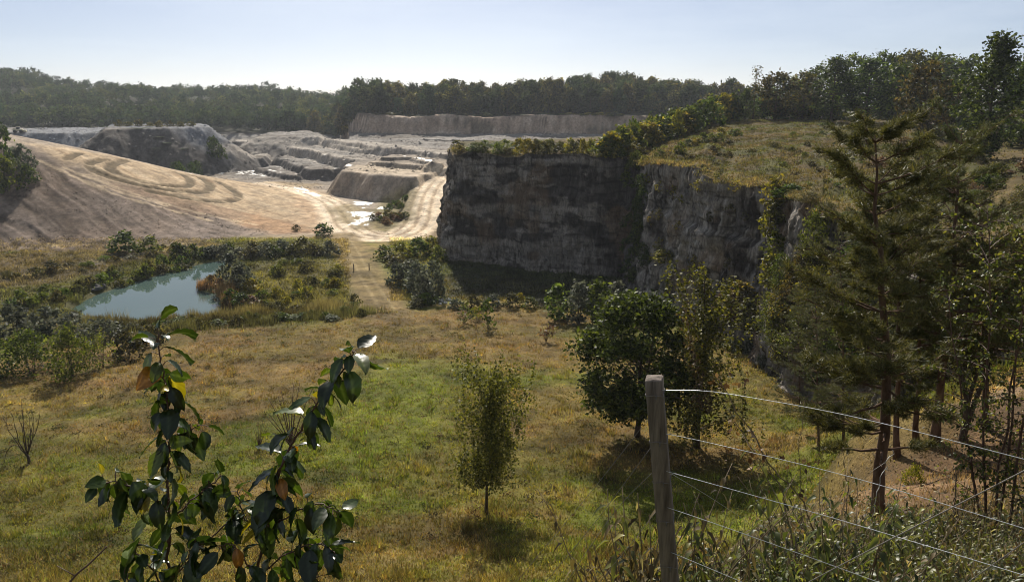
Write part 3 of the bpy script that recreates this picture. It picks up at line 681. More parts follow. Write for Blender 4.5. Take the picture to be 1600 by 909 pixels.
#PART2
# ------------------------------------------------------------------ plants: generators
def leaf8(P, D, Nn, Ln, W, droop=0.25):
    """folded pointed leaves: base P, direction D, upper side Nn, length Ln, width W"""
    P = np.asarray(P, float); n = len(P); D = unit(D); S = unit(np.cross(D, Nn)); U = unit(np.cross(S, D))
    Ln = np.broadcast_to(np.asarray(Ln, float), (n,))[:, None]; W = np.broadcast_to(np.asarray(W, float), (n,))[:, None]
    dn = np.array([0, 0, -1.0])
    m1 = P + D * Ln * .35 + dn * Ln * droop * .12; m2 = P + D * Ln * .70 + dn * Ln * droop * .49; tip = P + D * Ln + dn * Ln * droop
    f = U * W * .22
    V = np.stack([P, m1, m2, tip, m1 + S * W * .5 + f, m1 - S * W * .5 + f, m2 + S * W * .36 + f, m2 - S * W * .36 + f], 1).reshape(-1, 3)
    o = np.arange(n)[:, None] * 8
    T = np.concatenate([o + np.array([[0, 1, 4]]), o + np.array([[0, 5, 1]]), o + np.array([[6, 2, 3]]), o + np.array([[2, 7, 3]])])
    Q = np.concatenate([o + np.array([[4, 1, 2, 6]]), o + np.array([[1, 5, 7, 2]])])
    return V, Q, T
def curve_to(p0, p1, r, n=5, sag=0.12, up=0.25):
    p0 = np.asarray(p0, float); p1 = np.asarray(p1, float); L = np.linalg.norm(p1 - p0)
    t = np.linspace(0, 1, n)[:, None]; mid = (p0 + p1) / 2 + np.array([0, 0, -sag * L]) * (-up / abs(up) if up else 1) + r.normal(size=3) * L * .05
    return (1 - t) ** 2 * p0 + 2 * t * (1 - t) * mid + t * t * p1
def cluster_tree(seed, H=10., base=.2, rad=3., prof='round', clusters=40, sig=.55, nl=120, leaf=.16, tr=.14, stems=1, branch=True, hang=None, lean=(0, 0), sides=6, flat=.7, shell=.45, wander=.15):
    r = np.random.default_rng(seed); wood = MB(); crown = MB()
    pf = {'round': lambda h: np.sqrt(np.clip(1 - (2 * h - 1) ** 2, 0, 1)) * .92 + .08, 'ovate': lambda h: np.clip(np.sin(np.pi * np.clip(h, 0, 1) ** .7), 0.05, 1),
          'dome': lambda h: np.sqrt(np.clip(1 - h ** 2.2, 0.02, 1)), 'cone': lambda h: np.clip(1.02 - h, .04, 1), 'column': lambda h: np.clip(np.minimum(h * 6 + .35, 1) * (1 - h ** 3 * .75), .1, 1)}[prof]
    tops = []
    for s in range(stems):
        a = r.uniform(0, 6.28); sp = rad * (.35 if stems > 1 else 0) * r.uniform(.3, 1)
        top = np.array([math.cos(a) * sp + lean[0], math.sin(a) * sp + lean[1], H * r.uniform(.75, .95 if stems > 1 else .97)])
        n = 9; t = np.linspace(0, 1, n)[:, None]; b = np.array([math.cos(a), math.sin(a), 0]) * (rad * .06 if stems > 1 else 0) + [0, 0, -.15]
        P = b * (1 - t) + top * t + np.cumsum(r.normal(size=(n, 3)) * [1, 1, 0], 0) * wander * H / 60 * np.minimum(t * 3, 1)
        rr = tr * (1 - t[:, 0] * .88) * (1 + .5 * np.exp(-t[:, 0] * 22)) * (1 if s == 0 else r.uniform(.5, .9))
        wood.tube(P, rr, sides); tops.append((P, rr))
    for c in range(clusters):
        h = base + (1 - base) * (c + r.uniform(0, 1)) / clusters; hh = (h - base) / (1 - base)
        a = r.uniform(0, 6.28); rho = rad * float(pf(np.array(hh))) * r.uniform(shell, 1.0) * r.uniform(.82, 1.1)
        ax = np.array([lean[0] * h, lean[1] * h, 0]); ce = ax + np.array([math.cos(a) * rho, math.sin(a) * rho, H * h])
        if branch:
            P, rr = tops[r.integers(len(tops))]; zb = max(H * h - rho * r.uniform(.5, .9), H * base * .6)
            i = int(np.clip(np.searchsorted(P[:, 2], zb), 1, len(P) - 2))
            wood.tube(curve_to(P[i], ce, r, 5, .10, 1), np.linspace(min(rr[i] * .55, tr * .4), max(tr * .05, .006), 5), 4 if sides > 4 else 3, cap=False)
        k = int(nl * r.uniform(.6, 1.4)); s = sig * r.uniform(.7, 1.35)
        pts = ce + r.normal(size=(k, 3)) * [s, s, s * flat]
        pts = pts[pts[:, 2] > 0.02 * H]
        V, Q = leaf_quads(pts, leaf, r, 1.5, .35, hang); crown.add(V, Q)
    return wood, crown
def weeping_tree(seed, H=9.5, rad=1.9, base=.22, limbs=34, strands=9, leaf=.09, tr=.11, top_w=1.0, sl=(.8, 2.4), lowb=.85):
    r = np.random.default_rng(seed); wood = MB(); crown = MB()
    n = 10; t = np.linspace(0, 1, n)[:, None]
    P = np.array([0, 0, -.2]) + t * [0.15, .1, H * .97] + np.cumsum(r.normal(size=(n, 3)) * [1, 1, 0], 0) * .05
    wood.tube(P, tr * (1 - .9 * t[:, 0]) * (1 + .6 * np.exp(-t[:, 0] * 20)), 7)
    for l in range(limbs):
        h = base + (1 - base) * ((l + r.uniform(0, 1)) / limbs) ** lowb
        i = int(np.clip(h * (n - 1), 1, n - 2)); a = r.uniform(0, 6.28); L = rad * (1.05 - .35 * h * (2 - top_w)) * r.uniform(.35, 1.25)
        tip = P[i] + np.array([math.cos(a) * L, math.sin(a) * L, L * r.uniform(.45, 1.1)]); tip[2] = min(tip[2], H * 1.02)
        B = curve_to(P[i], tip, r, 6, .18, 1); wood.tube(B, np.linspace(tr * .3 * (1.1 - h), .006, 6), 4, cap=False)
        for s in range(strands):
            q = B[min(int(r.uniform(1.5, 6)), 5)] + r.normal(size=3) * .20; ln = r.uniform(*sl) * (.6 + .4 * (1 - h) + .3)
            ln = min(ln, q[2] - H * base * .75)
            if ln < .2: continue
            m = max(int(ln / leaf * 1.5), 4); tt = np.linspace(0, 1, m)[:, None]; dr = r.normal(size=2) * .16
            S = q + tt * [dr[0] * ln, dr[1] * ln, -ln] + r.normal(size=(m, 3)) * .055
            if s % 3 == 0: wood.tube(q + np.linspace(0, 1, 4)[:, None] * [dr[0] * ln, dr[1] * ln, -ln], .005, 3, cap=False)
            V, Q = leaf_quads(S, leaf, r, 1.4, .2, .7); crown.add(V, Q)
    return wood, crown
def pine_tree(seed, H=11., base=.2, rad=2.6, whorls=15, tr=.16, needle=.11, tufts=7, lean=(0, 0), dens=1.0):
    r = np.random.default_rng(seed); wood = MB(); crown = MB(); tp_ = []; td = []
    n = 12; t = np.linspace(0, 1, n)[:, None]
    P = np.array([0, 0, -.25]) + t * [lean[0], lean[1], H + .25] + np.cumsum(r.normal(size=(n, 3)) * [1, 1, 0], 0) * .035
    rt = tr * (1 - .92 * t[:, 0] ** 1.1) * (1 + .45 * np.exp(-t[:, 0] * 26)); wood.tube(P, rt, 9)
    for w in range(whorls):
        h = base + (1 - base) * (w + .5 * r.uniform(0, 1)) / whorls
        x = h * (n - 1); i = min(int(x), n - 2); o = P[i] + (P[i + 1] - P[i]) * (x - i); hh = (h - base) / (1 - base)
        for b in range(r.integers(4, 7)):
            a = r.uniform(0, 6.28); L = rad * (np.interp(hh, [0, .15, .4, .75, 1], [.6, .9, 1.0, .88, .42])) * r.uniform(.35, 1.2)
            up = np.interp(hh, [0, .4, 1], [-.12, .12, .5]) + r.normal() * .12
            d = np.array([math.cos(a), math.sin(a), 0]); m = 6; s = np.linspace(0, 1, m)[:, None]
            B = o + d * L * s + np.array([0, 0, 1.0]) * L * (up * s + .22 * (s ** 2 - .3 * s)) + r.normal(size=(m, 3)) * .03 * L * s
            wood.tube(B, np.linspace(max(.015, rt[i] * .33), .007, m), 5, cap=False)
            bare = .25 if hh > .2 else .55
            if hh < .1 and r.uniform() < .35: continue
            for k in range(int(tufts * dens * (L / rad + .35))):
                q = r.uniform(bare, 1.0); y = q * (m - 1); ii = min(int(y), m - 2); c0 = B[ii] + (B[ii + 1] - B[ii]) * (y - ii)
                sd = unit(d * r.uniform(.3, 1) + np.array([-d[1], d[0], 0]) * r.choice([-1, 1]) * r.uniform(.2, 1.0) + np.array([0, 0, r.uniform(.0, .6)]))
                sl = min(L, 1.9) * r.uniform(.12, .30) * (1.15 - q * .4); tip = c0 + sd * sl
                wood.tube(np.stack([c0, (c0 + tip) / 2 + [0, 0, -.02], tip]), [.008, .006, .004], 3, cap=False)
                for f in np.linspace(.35, 1, 4):
                    tp_.append(c0 + sd * sl * f); td.append(sd + r.normal(size=3) * .25)
    T0 = np.array(tp_); D0 = unit(np.array(td)); K = 11
    d = unit(D0[:, None] * .55 + r.normal(size=(len(T0), K, 3)) * .6 + [0, 0, .15]); ln = needle * r.uniform(.7, 1.25, (len(T0), K, 1))
    b0 = T0[:, None] + r.normal(size=(len(T0), K, 3)) * .025; w = unit(np.cross(d, r.normal(size=d.shape))) * .006
    V = np.stack([b0 - w, b0 + w, b0 + d * ln], 2).reshape(-1, 3); crown.add(V, None, np.arange(len(V)).reshape(-1, 3))
    return wood, crown
MESH = {}
def proto(key, fn, wm, cm):
    if key not in MESH:
        w, c = fn(); MESH[key] = [('trunk', w.mesh(key + '_trunk', [M[wm]], True)), ('crown', c.mesh(key + '_crown', [M[cm]]))]
    return MESH[key]
def plant(name, parts, label, cat, loc, sc=1.0, rz=None, group=None, tilt=(0, 0), names=None):
    o = empty(name, loc, rng.uniform(0, 6.28) if rz is None else rz)
    o.scale = (sc, sc, sc) if np.isscalar(sc) else sc
    if tilt != (0, 0): o.rotation_euler = (tilt[0], tilt[1], o.rotation_euler[2])
    for k, (pn, me) in enumerate(parts): link(names[k] if names else pn, me, o)
    return tag(o, label, cat, group)
def height_px(p, row_top):                              # metres from point p up to the photo row
    d = ray(800 + (p[0] / p[1]) * 1160, row_top); return CAMZ + d[2] / d[1] * p[1] - p[2]
def pxm(p): return FPX / (p[1] * ct - (p[2] - CAMZ) * st)      # photo pixels per metre at p

# ------------------------------------------------------------------ FOREST on the far slopes
FV = []
for i in range(6):
    w, c = cluster_tree(300 + i, 15, .10, 5.4, ['round', 'dome', 'ovate'][i % 3], 34, .95, 52, .88, .3, branch=False, sides=5, flat=.75, shell=.6)
    mb = MB(); mb.V = w.V + c.V; mb.Q = [q for q in w.Q] + [q + w.n for q in c.Q]; mb.T = w.T; mb.qm = w.qm + [1] * len(c.qm); mb.tm = w.tm
    FV.append(mb.mesh('forest_tree', [M['bark'], M['forest_leaf' if i < 4 else 'olive_leaf']]))
fr = np.random.default_rng(17); T_ = []
def try_trees(N, px0, px1, ya, yb, sp):
    for _ in range(N):
        px = fr.uniform(px0, px1); a = (px - 800) / 1180
        y0 = np.interp(px, [-400, 0, 200, 380, 520, 545, 560, 760, 960, 1200], [520, 520, 510, 500, 480, 421, 404, 396, 392, 390]); y = y0 + ya + (yb - ya) * fr.uniform(0, 1) ** 1.15
        T_.append((a * y, y))
try_trees(5200, -90, 560, 2, 400, 8); try_trees(2200, 540, 1200, 9, 120, 6)
T_ = np.array(T_); keep = []; cell = {}
for i, (x, y) in enumerate(T_):
    mn = 5.8 if y < 560 else 9.0; kx, ky = int(x // 9), int(y // 9)
    if all((x - T_[j][0]) ** 2 + (y - T_[j][1]) ** 2 > mn * mn for a in (-1, 0, 1) for b in (-1, 0, 1) for j in cell.get((kx + a, ky + b), ())):
        cell.setdefault((kx, ky), []).append(i); keep.append(i)
T_ = T_[keep]; Tz = look(ZZ, T_[:, 0], T_[:, 1])
Tpx = 800 + T_[:, 0] / T_[:, 1] * 1180
# steep wall of the far cliff carries no trees
ok = ~((Tpx > 548) & (T_[:, 1] < np.interp(Tpx, [540, 560, 760, 960, 1200], [430, 413, 405, 401, 399]) + 6))
T_, Tz, Tpx = T_[ok], Tz[ok], Tpx[ok]
order = np.argsort(T_[:, 1] + np.where((Tpx > -10) & (Tpx < 1150), 0, 500)); near_i = order[:295]; rest = order[295:]
for i in near_i:
    v = int(fr.integers(6)); s = fr.uniform(.6, 1.1)
    o = link('forest_tree', FV[v]); o.location = (T_[i, 0], T_[i, 1], Tz[i] - .4); o.rotation_euler = (0, 0, fr.uniform(0, 6.28)); o.scale = (s, s, s * fr.uniform(.9, 1.15))
    left = Tpx[i] < 548
    tag(o, 'broad leafy tree at the foot of the wooded slope beyond the grey spoil heap' if left else 'dark leafy tree standing along the top of the far quarry wall', 'tree', 'trees at the foot of the far slope' if left else 'trees along the far quarry wall')
mb = MB()
for i in rest:
    s = fr.uniform(.7, 1.15); k = 150 if T_[i, 1] > 620 else 200
    d = unit(fr.normal(size=(16, 3))); ce = d * fr.uniform(.55, 1, (16, 1)) * [4.6, 4.6, 4.6] + [0, 0, 8.0]
    pts = (ce[fr.integers(0, 16, k)] + fr.normal(size=(k, 3)) * [1.0, 1.0, .8]) * s + [T_[i, 0], T_[i, 1], Tz[i]]
    V, Q = leaf_quads(pts, 1.35, fr, 1.4, .35)
    cc = np.array([(.030, .048, .025), (.018, .034, .020), (.050, .064, .030), (.036, .052, .026), (.090, .100, .042)][int(fr.choice(5, p=[.3, .3, .15, .17, .08]))]) * fr.uniform(.7, 1.3)
    mb.add(V, Q, col=cc)
M['wood_mass'] = foliage_mat('far_wood_leaf', None, .45, attr=True, spec=.04, rough=.8)
tag(link('forest', mb.mesh('forest', [M['wood_mass']])), 'dense mixed woodland covering the far hillside', 'forest', kind='stuff')

# ------------------------------------------------------------------ TREES on the plateau
PT_V = {}
def ptree(k):
    if k not in PT_V:
        cfg = {'round': dict(H=12, base=.14, rad=4.2, prof='round', clusters=62, sig=.62, nl=34, leaf=.46, tr=.26), 'tall': dict(H=15, base=.10, rad=4.0, prof='ovate', clusters=90, sig=.62, nl=56, leaf=.32, tr=.3),
               'thin': dict(H=9, base=.3, rad=1.0, prof='column', clusters=13, sig=.35, nl=30, leaf=.22, tr=.12), 'bush': dict(H=5, base=.05, rad=2.8, prof='dome', clusters=40, sig=.5, nl=24, leaf=.42, tr=.08, stems=4)}
        for v in range(3):
            c = dict(cfg[k]); PT_V[k, v] = cluster_tree(500 + v + len(k) * 7, **c)
        PT_V[k] = 1
def plateau_tree(px, rb, rt, kind, mat, label, group=None, name='broadleaf_tree', dy=0, wpx=None):
    ptree(kind); v = int(rng.integers(3)); key = f'{name}_{kind}_{v}_{mat}'
    w, c = PT_V[kind, v]; P = proto(key, lambda: (w, c), 'bark', mat)
    p = phit(px, rb)
    if dy: p = np.array([p[0] * (p[1] + dy) / p[1], p[1] + dy, p[2] - abs(dy) * .03])
    H0 = {'round': 12, 'tall': 15, 'thin': 9, 'bush': 5}[kind] * .98; h = height_px(p, rt); s = h / H0
    sx = s if wpx is None else (wpx / pxm(p)) / ({'round': 8.6, 'tall': 8.2, 'thin': 2.2, 'bush': 5.8}[kind])
    return plant(name, P, label, 'tree' if kind != 'bush' else 'shrub', p - [0, 0, .2], (sx, sx, s), None, group)
for a in [(1177, 186, 108, 'thin', 'autumn_leaf', 'lone slender tree with a sparse top standing above the hedge line', None, 'slender_tree', 0, 26),
          (1143, 184, 152, 'round', 'dark_leaf', 'small dark tree left of the lone slender tree', None, 'broadleaf_tree', 0, 36),
          (1163, 188, 140, 'tall', 'dark_leaf', 'narrow dark tree beneath the lone slender tree', None, 'broadleaf_tree', 0, 30),
          (1210, 190, 116, 'round', 'autumn_leaf', 'brownish tree first on the right of the lone slender tree', None, 'broadleaf_tree', 4, 62),
          (1252, 191, 116, 'round', 'autumn_leaf', 'russet tinged tree left of the first tall green tree', None, 'broadleaf_tree', 6, 60),
          (1298, 192, 92, 'tall', 'dark_leaf', 'big open crowned green tree at the middle of the slope top', None, 'broadleaf_tree', 0, 78),
          (1350, 193, 94, 'tall', 'dark_leaf', 'dark full tree right of the big open crowned green tree', None, 'broadleaf_tree', 3, 80),
          (1395, 196, 104, 'round', 'dark_leaf', 'dark rounded tree left of the rust tinted one', None, 'broadleaf_tree', 5, 66),
          (1442, 206, 102, 'round', 'autumn_leaf', 'rust tinted rounded tree left of the tallest tree', None, 'broadleaf_tree', -20, 84),
          (1490, 205, 112, 'round', 'dark_leaf', 'dark tree tucked close on the left of the tallest tree', None, 'broadleaf_tree', 0, 60),
          (1541, 218, 60, 'tall', 'dark_leaf', 'tallest tree at the top right with a dense dark crown', None, 'broadleaf_tree', -40, 110),
          (1596, 216, 88, 'tall', 'dark_leaf', 'dark tree just right of the tallest tree', None, 'broadleaf_tree', -20, 90),
          (1655, 215, 84, 'tall', 'dark_leaf', 'dark tree at the far right end of the tree belt', None, 'broadleaf_tree', -20, 90)]:
    plateau_tree(*a)
for px, top in ((1225, 122), (1275, 106), (1325, 90), (1372, 86), (1415, 84), (1455, 88), (1505, 92), (1570, 96), (1620, 92), (1680, 92), (1240, 130), (1390, 92), (1470, 100), (1190, 150)):
    plateau_tree(px, 187, top, 'round', 'dark_leaf' if rng.uniform() < .7 else 'olive_leaf', 'dark tree in the back row of the belt above the dry slope', 'back row trees above the dry slope', 'broadleaf_tree', rng.uniform(22, 45), rng.uniform(60, 85))
for k in range(26):
    px = 1170 + k * 19 + rng.uniform(-6, 6)
    plateau_tree(px, 188 + max(0, (px - 1380) * .12), 164 + max(0, (px - 1380) * .10) + rng.uniform(-8, 8), 'bush', rng.choice(['dark_leaf', 'dark_leaf', 'olive_leaf']), 'dark shrub growing under the trees at the top of the dry slope', 'shrubs under the tree belt', 'understory_shrub', rng.uniform(0, 8), rng.uniform(30, 48))

# ------------------------------------------------------------------ SHRUBS
SH = {}
def shrub_parts(kind, mat, dist=0):
    v = int(rng.integers(3)); fr_ = dist > 75; key = f'shrub_{kind}_{mat}_{v}' + ('_coarse' if fr_ else '')
    if key not in MESH:
        cfg = {'dome': dict(H=2.6, base=.04, rad=1.5, prof='dome', clusters=42, sig=.26, nl=46, leaf=.12, tr=.035, stems=5, sides=4), 'tall': dict(H=4.0, base=.06, rad=1.35, prof='ovate', clusters=46, sig=.30, nl=44, leaf=.13, tr=.045, stems=6, sides=4, hang=.1),
               'low': dict(H=1.3, base=.03, rad=1.4, prof='dome', clusters=36, sig=.22, nl=36, leaf=.11, tr=.02, stems=6, sides=3), 'loose': dict(H=2.6, base=.08, rad=1.2, prof='ovate', clusters=22, sig=.24, nl=30, leaf=.11, tr=.03, stems=6, sides=4)}[kind]
        if fr_: cfg['leaf'] *= 2.1; cfg['nl'] = int(cfg['nl'] * .36); cfg['sig'] *= .85; cfg['clusters'] = int(cfg['clusters'] * .9)
        proto(key, lambda: cluster_tree(700 + v * 13 + len(kind), **cfg), 'twig' if kind == 'loose' else 'bark', mat)
    return MESH[key]
SHH = {'dome': 2.6, 'tall': 4.0, 'low': 1.3, 'loose': 2.6}; SHW = {'dome': 3.4, 'tall': 3.0, 'low': 3.2, 'loose': 2.8}
def shrub(px, rb, rt, wpx, kind, mat, label, group=None, name='shrub', p=None, ymin=0, part=('stems', 'foliage')):
    p = hit(px, rb, ymin) if p is None else p
    h = max(height_px(p, rt), .2); s = h / SHH[kind]; sx = (wpx / pxm(p)) / SHW[kind]
    return plant(name, shrub_parts(kind, mat, p[1]), label, 'shrub', p - [0, 0, .05], (sx, sx, s), None, group, names=part)
J = lambda a: rng.uniform(-a, a)
# along the top of the cliff
for k in range(24):
    px = 712 + k * 12.5 + J(5); rb = 243 + (px - 700) * .02
    shrub(px, 0, rb - 19 - J(5) - (7 if 800 < px < 960 else 0), 27 + J(6), 'dome', rng.choice(['yellow_leaf', 'green_leaf', 'yellow_leaf', 'olive_leaf']), 'yellow green shrub on the brink of the shaded quarry wall', 'shrubs along the brink of the shaded wall', 'cliff_top_shrub', phit(px, rb - 2 - rng.uniform(0, 4)))
for k in range(16):
    px = 720 + k * 17 + J(6)
    shrub(px, 0, 221 + J(3), 28, 'dome', rng.choice(['olive_leaf', 'green_leaf']), 'green shrub in the second row behind the brink of the shaded wall', 'shrubs behind the brink of the shaded wall', 'cliff_top_shrub', phit(px, 232 + J(3)))
# hedge climbing the ridge
for k in range(60):
    f = k / 59; px = 945 + 200 * f + J(7); rb = 252 - 68 * f + J(3)
    shrub(px, 0, rb - (42 - 8 * f) - J(6), 40 + J(10), rng.choice(['dome', 'tall']), rng.choice(['green_leaf', 'green_leaf', 'yellow_leaf', 'dark_leaf']), 'green bush in the hedge that climbs from the wall to the tree belt', 'hedge bushes climbing the ridge', 'hedge_bush', phit(px, rb))
for k in range(14):
    px = 1010 + k * 11 + J(5); rb = 252 - k * 3.0 + J(4)
    shrub(px, 0, rb - 15 - J(4), 24, 'dome', rng.choice(['yellow_leaf', 'green_leaf']), 'low bright green bush on the edge of the dry slope below the hedge', 'low bushes below the hedge', 'hedge_bush', phit(px, rb))
for k in range(80):
    px = rng.uniform(1060, 1460); rb = rng.uniform(196, 300)
    if rb > 262 + (px - 1060) * .25 or rb < 196 + max(0, 1180 - px) * .35: continue
    shrub(px, 0, rb - rng.uniform(3, 8), rng.uniform(12, 26), 'low', rng.choice(['autumn_leaf', 'olive_leaf', 'olive_leaf', 'green_leaf']), 'low clump of bracken on the dry slope above the streaky wall', 'bracken clumps on the dry slope', 'bracken', phit(px, rb))
for k in range(26):
    px = 978 + rng.uniform(0, 34); rb = 262 + k * 7 + J(4); p, nn = chit(px, rb)
    shrub(px, 0, rb - 22, 26 + J(5), 'dome', 'dark_leaf' if k > 3 else 'green_leaf', 'dark ivy bush hanging in the corner between the two walls', 'ivy in the corner between the walls', 'climbing_plant', p + nn * .3)
for k in range(14):
    px = 880 + k * 6.5 + J(3); rb = 191 + J(3); p = GZ(px, rb, 13); p[1] = 402; p[0] = (px - 800) / 1180 * 402; p[2] = look(ZZ, p[0], p[1])
    shrub(px, 0, rb - 14, 18, 'dome', rng.choice(['yellow_leaf', 'green_leaf']), 'light green bush on the far quarry wall right of centre', 'light bushes on the far quarry wall', 'shrub', p)
for k in range(30):
    px = 560 + k * 14 + J(8); a_ = (px - 800) / 1180; yw = np.interp(px, [545, 560, 760, 960], [421, 404, 396, 392]) + rng.uniform(6, 14); p = np.array([a_ * yw, yw, 0.]); p[2] = look(ZZ, p[0], p[1])
    shrub(px, 0, 178 + J(4), rng.uniform(16, 30), 'dome', rng.choice(['dark_leaf', 'olive_leaf']), 'dark bush spilling over the top of the far quarry wall', 'bushes along the top of the far wall', 'shrub', p)
# plants rooted on the sunlit streaky wall
CL = [(1014, 285, 268, 20), (1031, 300, 282, 18), (1052, 312, 290, 22), (1066, 318, 303, 14), (1018, 352, 330, 16), (1035, 395, 372, 30), (1090, 300, 280, 22), (1128, 285, 262, 30), (1140, 335, 318, 26), (1150, 300, 280, 26), (1165, 345, 330, 18), (1110, 345, 330, 16), (1060, 360, 345, 20), (1030, 345, 325, 18), (988, 352, 338, 14), (1085, 420, 398, 34), (1140, 420, 404, 26)]
for i, (px, rb, rt, w) in enumerate(CL):
    p, nn = chit(px, rb)
    shrub(px, 0, rt, w, 'loose', 'yellow_leaf' if i < 6 or i % 3 == 0 else 'olive_leaf', 'small yellowing plant clinging to the streaky quarry wall', 'plants clinging to the streaky wall', 'cliff_plant', p + nn * .1)
p, nn = chit(1042, 408); shrub(1042, 0, 390, 54, 'dome', 'yellow_leaf', 'golden bush jutting from the corner where the two walls meet', None, 'cliff_plant', p + nn * .5)
for i, (px, rb) in enumerate([(1212, 330), (1208, 372), (1214, 412), (1206, 450), (1214, 490), (1222, 350), (1203, 520), (1222, 450)]):
    p, nn = chit(px, rb); shrub(px, 0, rb - 52, 42, 'tall', rng.choice(['yellow_leaf', 'green_leaf', 'olive_leaf']), 'bright green climber hanging in a column down the streaky wall', 'climbers in a column on the streaky wall', 'climbing_plant', p + nn * .3)
for i, (px, rb, rt, w, mt) in enumerate([(1215, 325, 288, 60, 'dark_leaf'), (1245, 340, 300, 50, 'olive_leaf'), (1290, 345, 315, 50, 'olive_leaf'), (1330, 362, 330, 60, 'dark_leaf'), (1390, 380, 340, 70, 'olive_leaf')]):
    shrub(px, 0, rt, w, 'dome', mt, 'bush overhanging the lip of the streaky wall behind the pines', 'bushes on the lip of the streaky wall', 'cliff_top_shrub', phit(px, rb))
for i, (px, rb, rt, w, mt) in enumerate([(1150, 500, 455, 60, 'rust_leaf'), (1180, 520, 468, 56, 'olive_leaf'), (1165, 480, 440, 60, 'yellow_leaf'), (1235, 540, 470, 70, 'olive_leaf'), (1265, 560, 480, 80, 'green_leaf'), (1300, 580, 470, 90, 'olive_leaf'), (1345, 590, 460, 90, 'dark_leaf'), (1240, 500, 440, 60, 'yellow_leaf'), (1285, 500, 420, 70, 'yellow_leaf'), (1330, 500, 400, 80, 'olive_leaf'), (1400, 600, 480, 90, 'olive_leaf'), (1270, 440, 390, 60, 'olive_leaf')]):
    p, nn = chit(px, rb); shrub(px, 0, rt, w, 'tall', mt, 'tangled bush growing against the foot of the streaky wall', 'bushes against the foot of the streaky wall', 'shrub', p + nn * .8)
for k in range(40):
    px = rng.uniform(1370, 1680); rb = rng.uniform(212, 330) + max(0, 1440 - px) * .3; pp = phit(px, rb)
    shrub(px, 0, rb - rng.uniform(12, 26), rng.uniform(34, 60), rng.choice(['dome', 'low']), rng.choice(['dark_leaf', 'olive_leaf', 'olive_leaf', 'rust_leaf']), 'bush on the overgrown right part of the dry slope behind the pines', 'bushes on the slope behind the pines', 'shrub', pp)
for k in range(46):
    px = rng.uniform(1225, 1680); rb = rng.uniform(400, 600); pp, nn = chit(px, rb)
    shrub(px, 0, rb - rng.uniform(34, 70), rng.uniform(50, 80), rng.choice(['dome', 'tall']), rng.choice(['dark_leaf', 'olive_leaf', 'green_leaf', 'autumn_leaf']), 'bush covering the quarry wall behind the pines', 'bushes covering the wall behind the pines', 'shrub', pp + nn * .6)
for px, rb, rt, w in ((1145, 548, 528, 40), (1175, 553, 530, 44), (1205, 560, 533, 44), (1230, 570, 540, 40), (1195, 575, 555, 36), (1160, 540, 524, 34), (1215, 545, 522, 36)):
    shrub(px, rb, rt, w, 'low', 'grey_leaf', 'pale silvery plant along the foot of the streaky wall', 'silvery plants at the wall foot', 'shrub', None, 30)
# willows and bushes where the meadow meets the shadow of the wall
for px, rb, rt, w, mt, lb in ((872, 500, 445, 52, 'green_leaf', 'leftmost of the tall green willows before the dark wall'), (905, 506, 443, 54, 'grey_leaf', 'grey green willow second from the left before the dark wall'), (935, 508, 440, 56, 'green_leaf', 'bushy green willow in the middle of the row before the dark wall'), (965, 502, 440, 50, 'grey_leaf', 'grey green willow on the right of the row before the dark wall'), (985, 500, 455, 44, 'green_leaf', 'rightmost willow touching the round dark tree')):
    shrub(px, rb, rt, w, 'tall', mt, lb, 'willows before the dark wall', 'willow_bush', None, 60)
for px, rb, rt, w, mt, kd in ((712, 482, 468, 34, 'grey_leaf', 'low'), (740, 484, 462, 36, 'olive_leaf', 'dome'), (770, 480, 460, 36, 'grey_leaf', 'dome'), (800, 480, 458, 36, 'olive_leaf', 'dome'), (828, 482, 464, 34, 'green_leaf', 'dome'), (725, 505, 475, 34, 'green_leaf', 'loose'), (762, 512, 468, 40, 'green_leaf', 'loose'), (745, 500, 478, 30, 'yellow_leaf', 'loose'), (845, 480, 466, 26, 'grey_leaf', 'dome'), (812, 470, 458, 20, 'yellow_leaf', 'low')):
    shrub(px, rb, rt, w, kd, mt, 'small bush on the sunny rim of the wall shadow', 'small bushes on the rim of the wall shadow', 'shrub', None, 60)
for px, rb, rt, w in ((622, 445, 412, 44), (650, 455, 412, 52), (675, 452, 410, 48), (662, 470, 430, 50), (685, 470, 425, 34), (640, 440, 408, 50)):
    shrub(px, rb, rt, w, 'dome', 'grey_leaf', 'silvery grey scrub left of the wall shadow', 'silvery scrub left of the wall shadow', 'shrub', None, 60)
for px, rb, rt, w, mt in ((600, 405, 385, 40, 'green_leaf'), (630, 405, 380, 44, 'yellow_leaf'), (655, 400, 372, 44, 'green_leaf'), (675, 398, 370, 36, 'yellow_leaf'), (685, 410, 385, 30, 'green_leaf'), (615, 415, 398, 40, 'olive_leaf'), (668, 475, 458, 40, 'green_leaf'), (650, 480, 466, 36, 'olive_leaf')):
    shrub(px, rb, rt, w, 'dome', mt, 'bright green bush between the haul road bend and the dark wall', 'bright bushes below the haul road bend', 'shrub', None, 60)
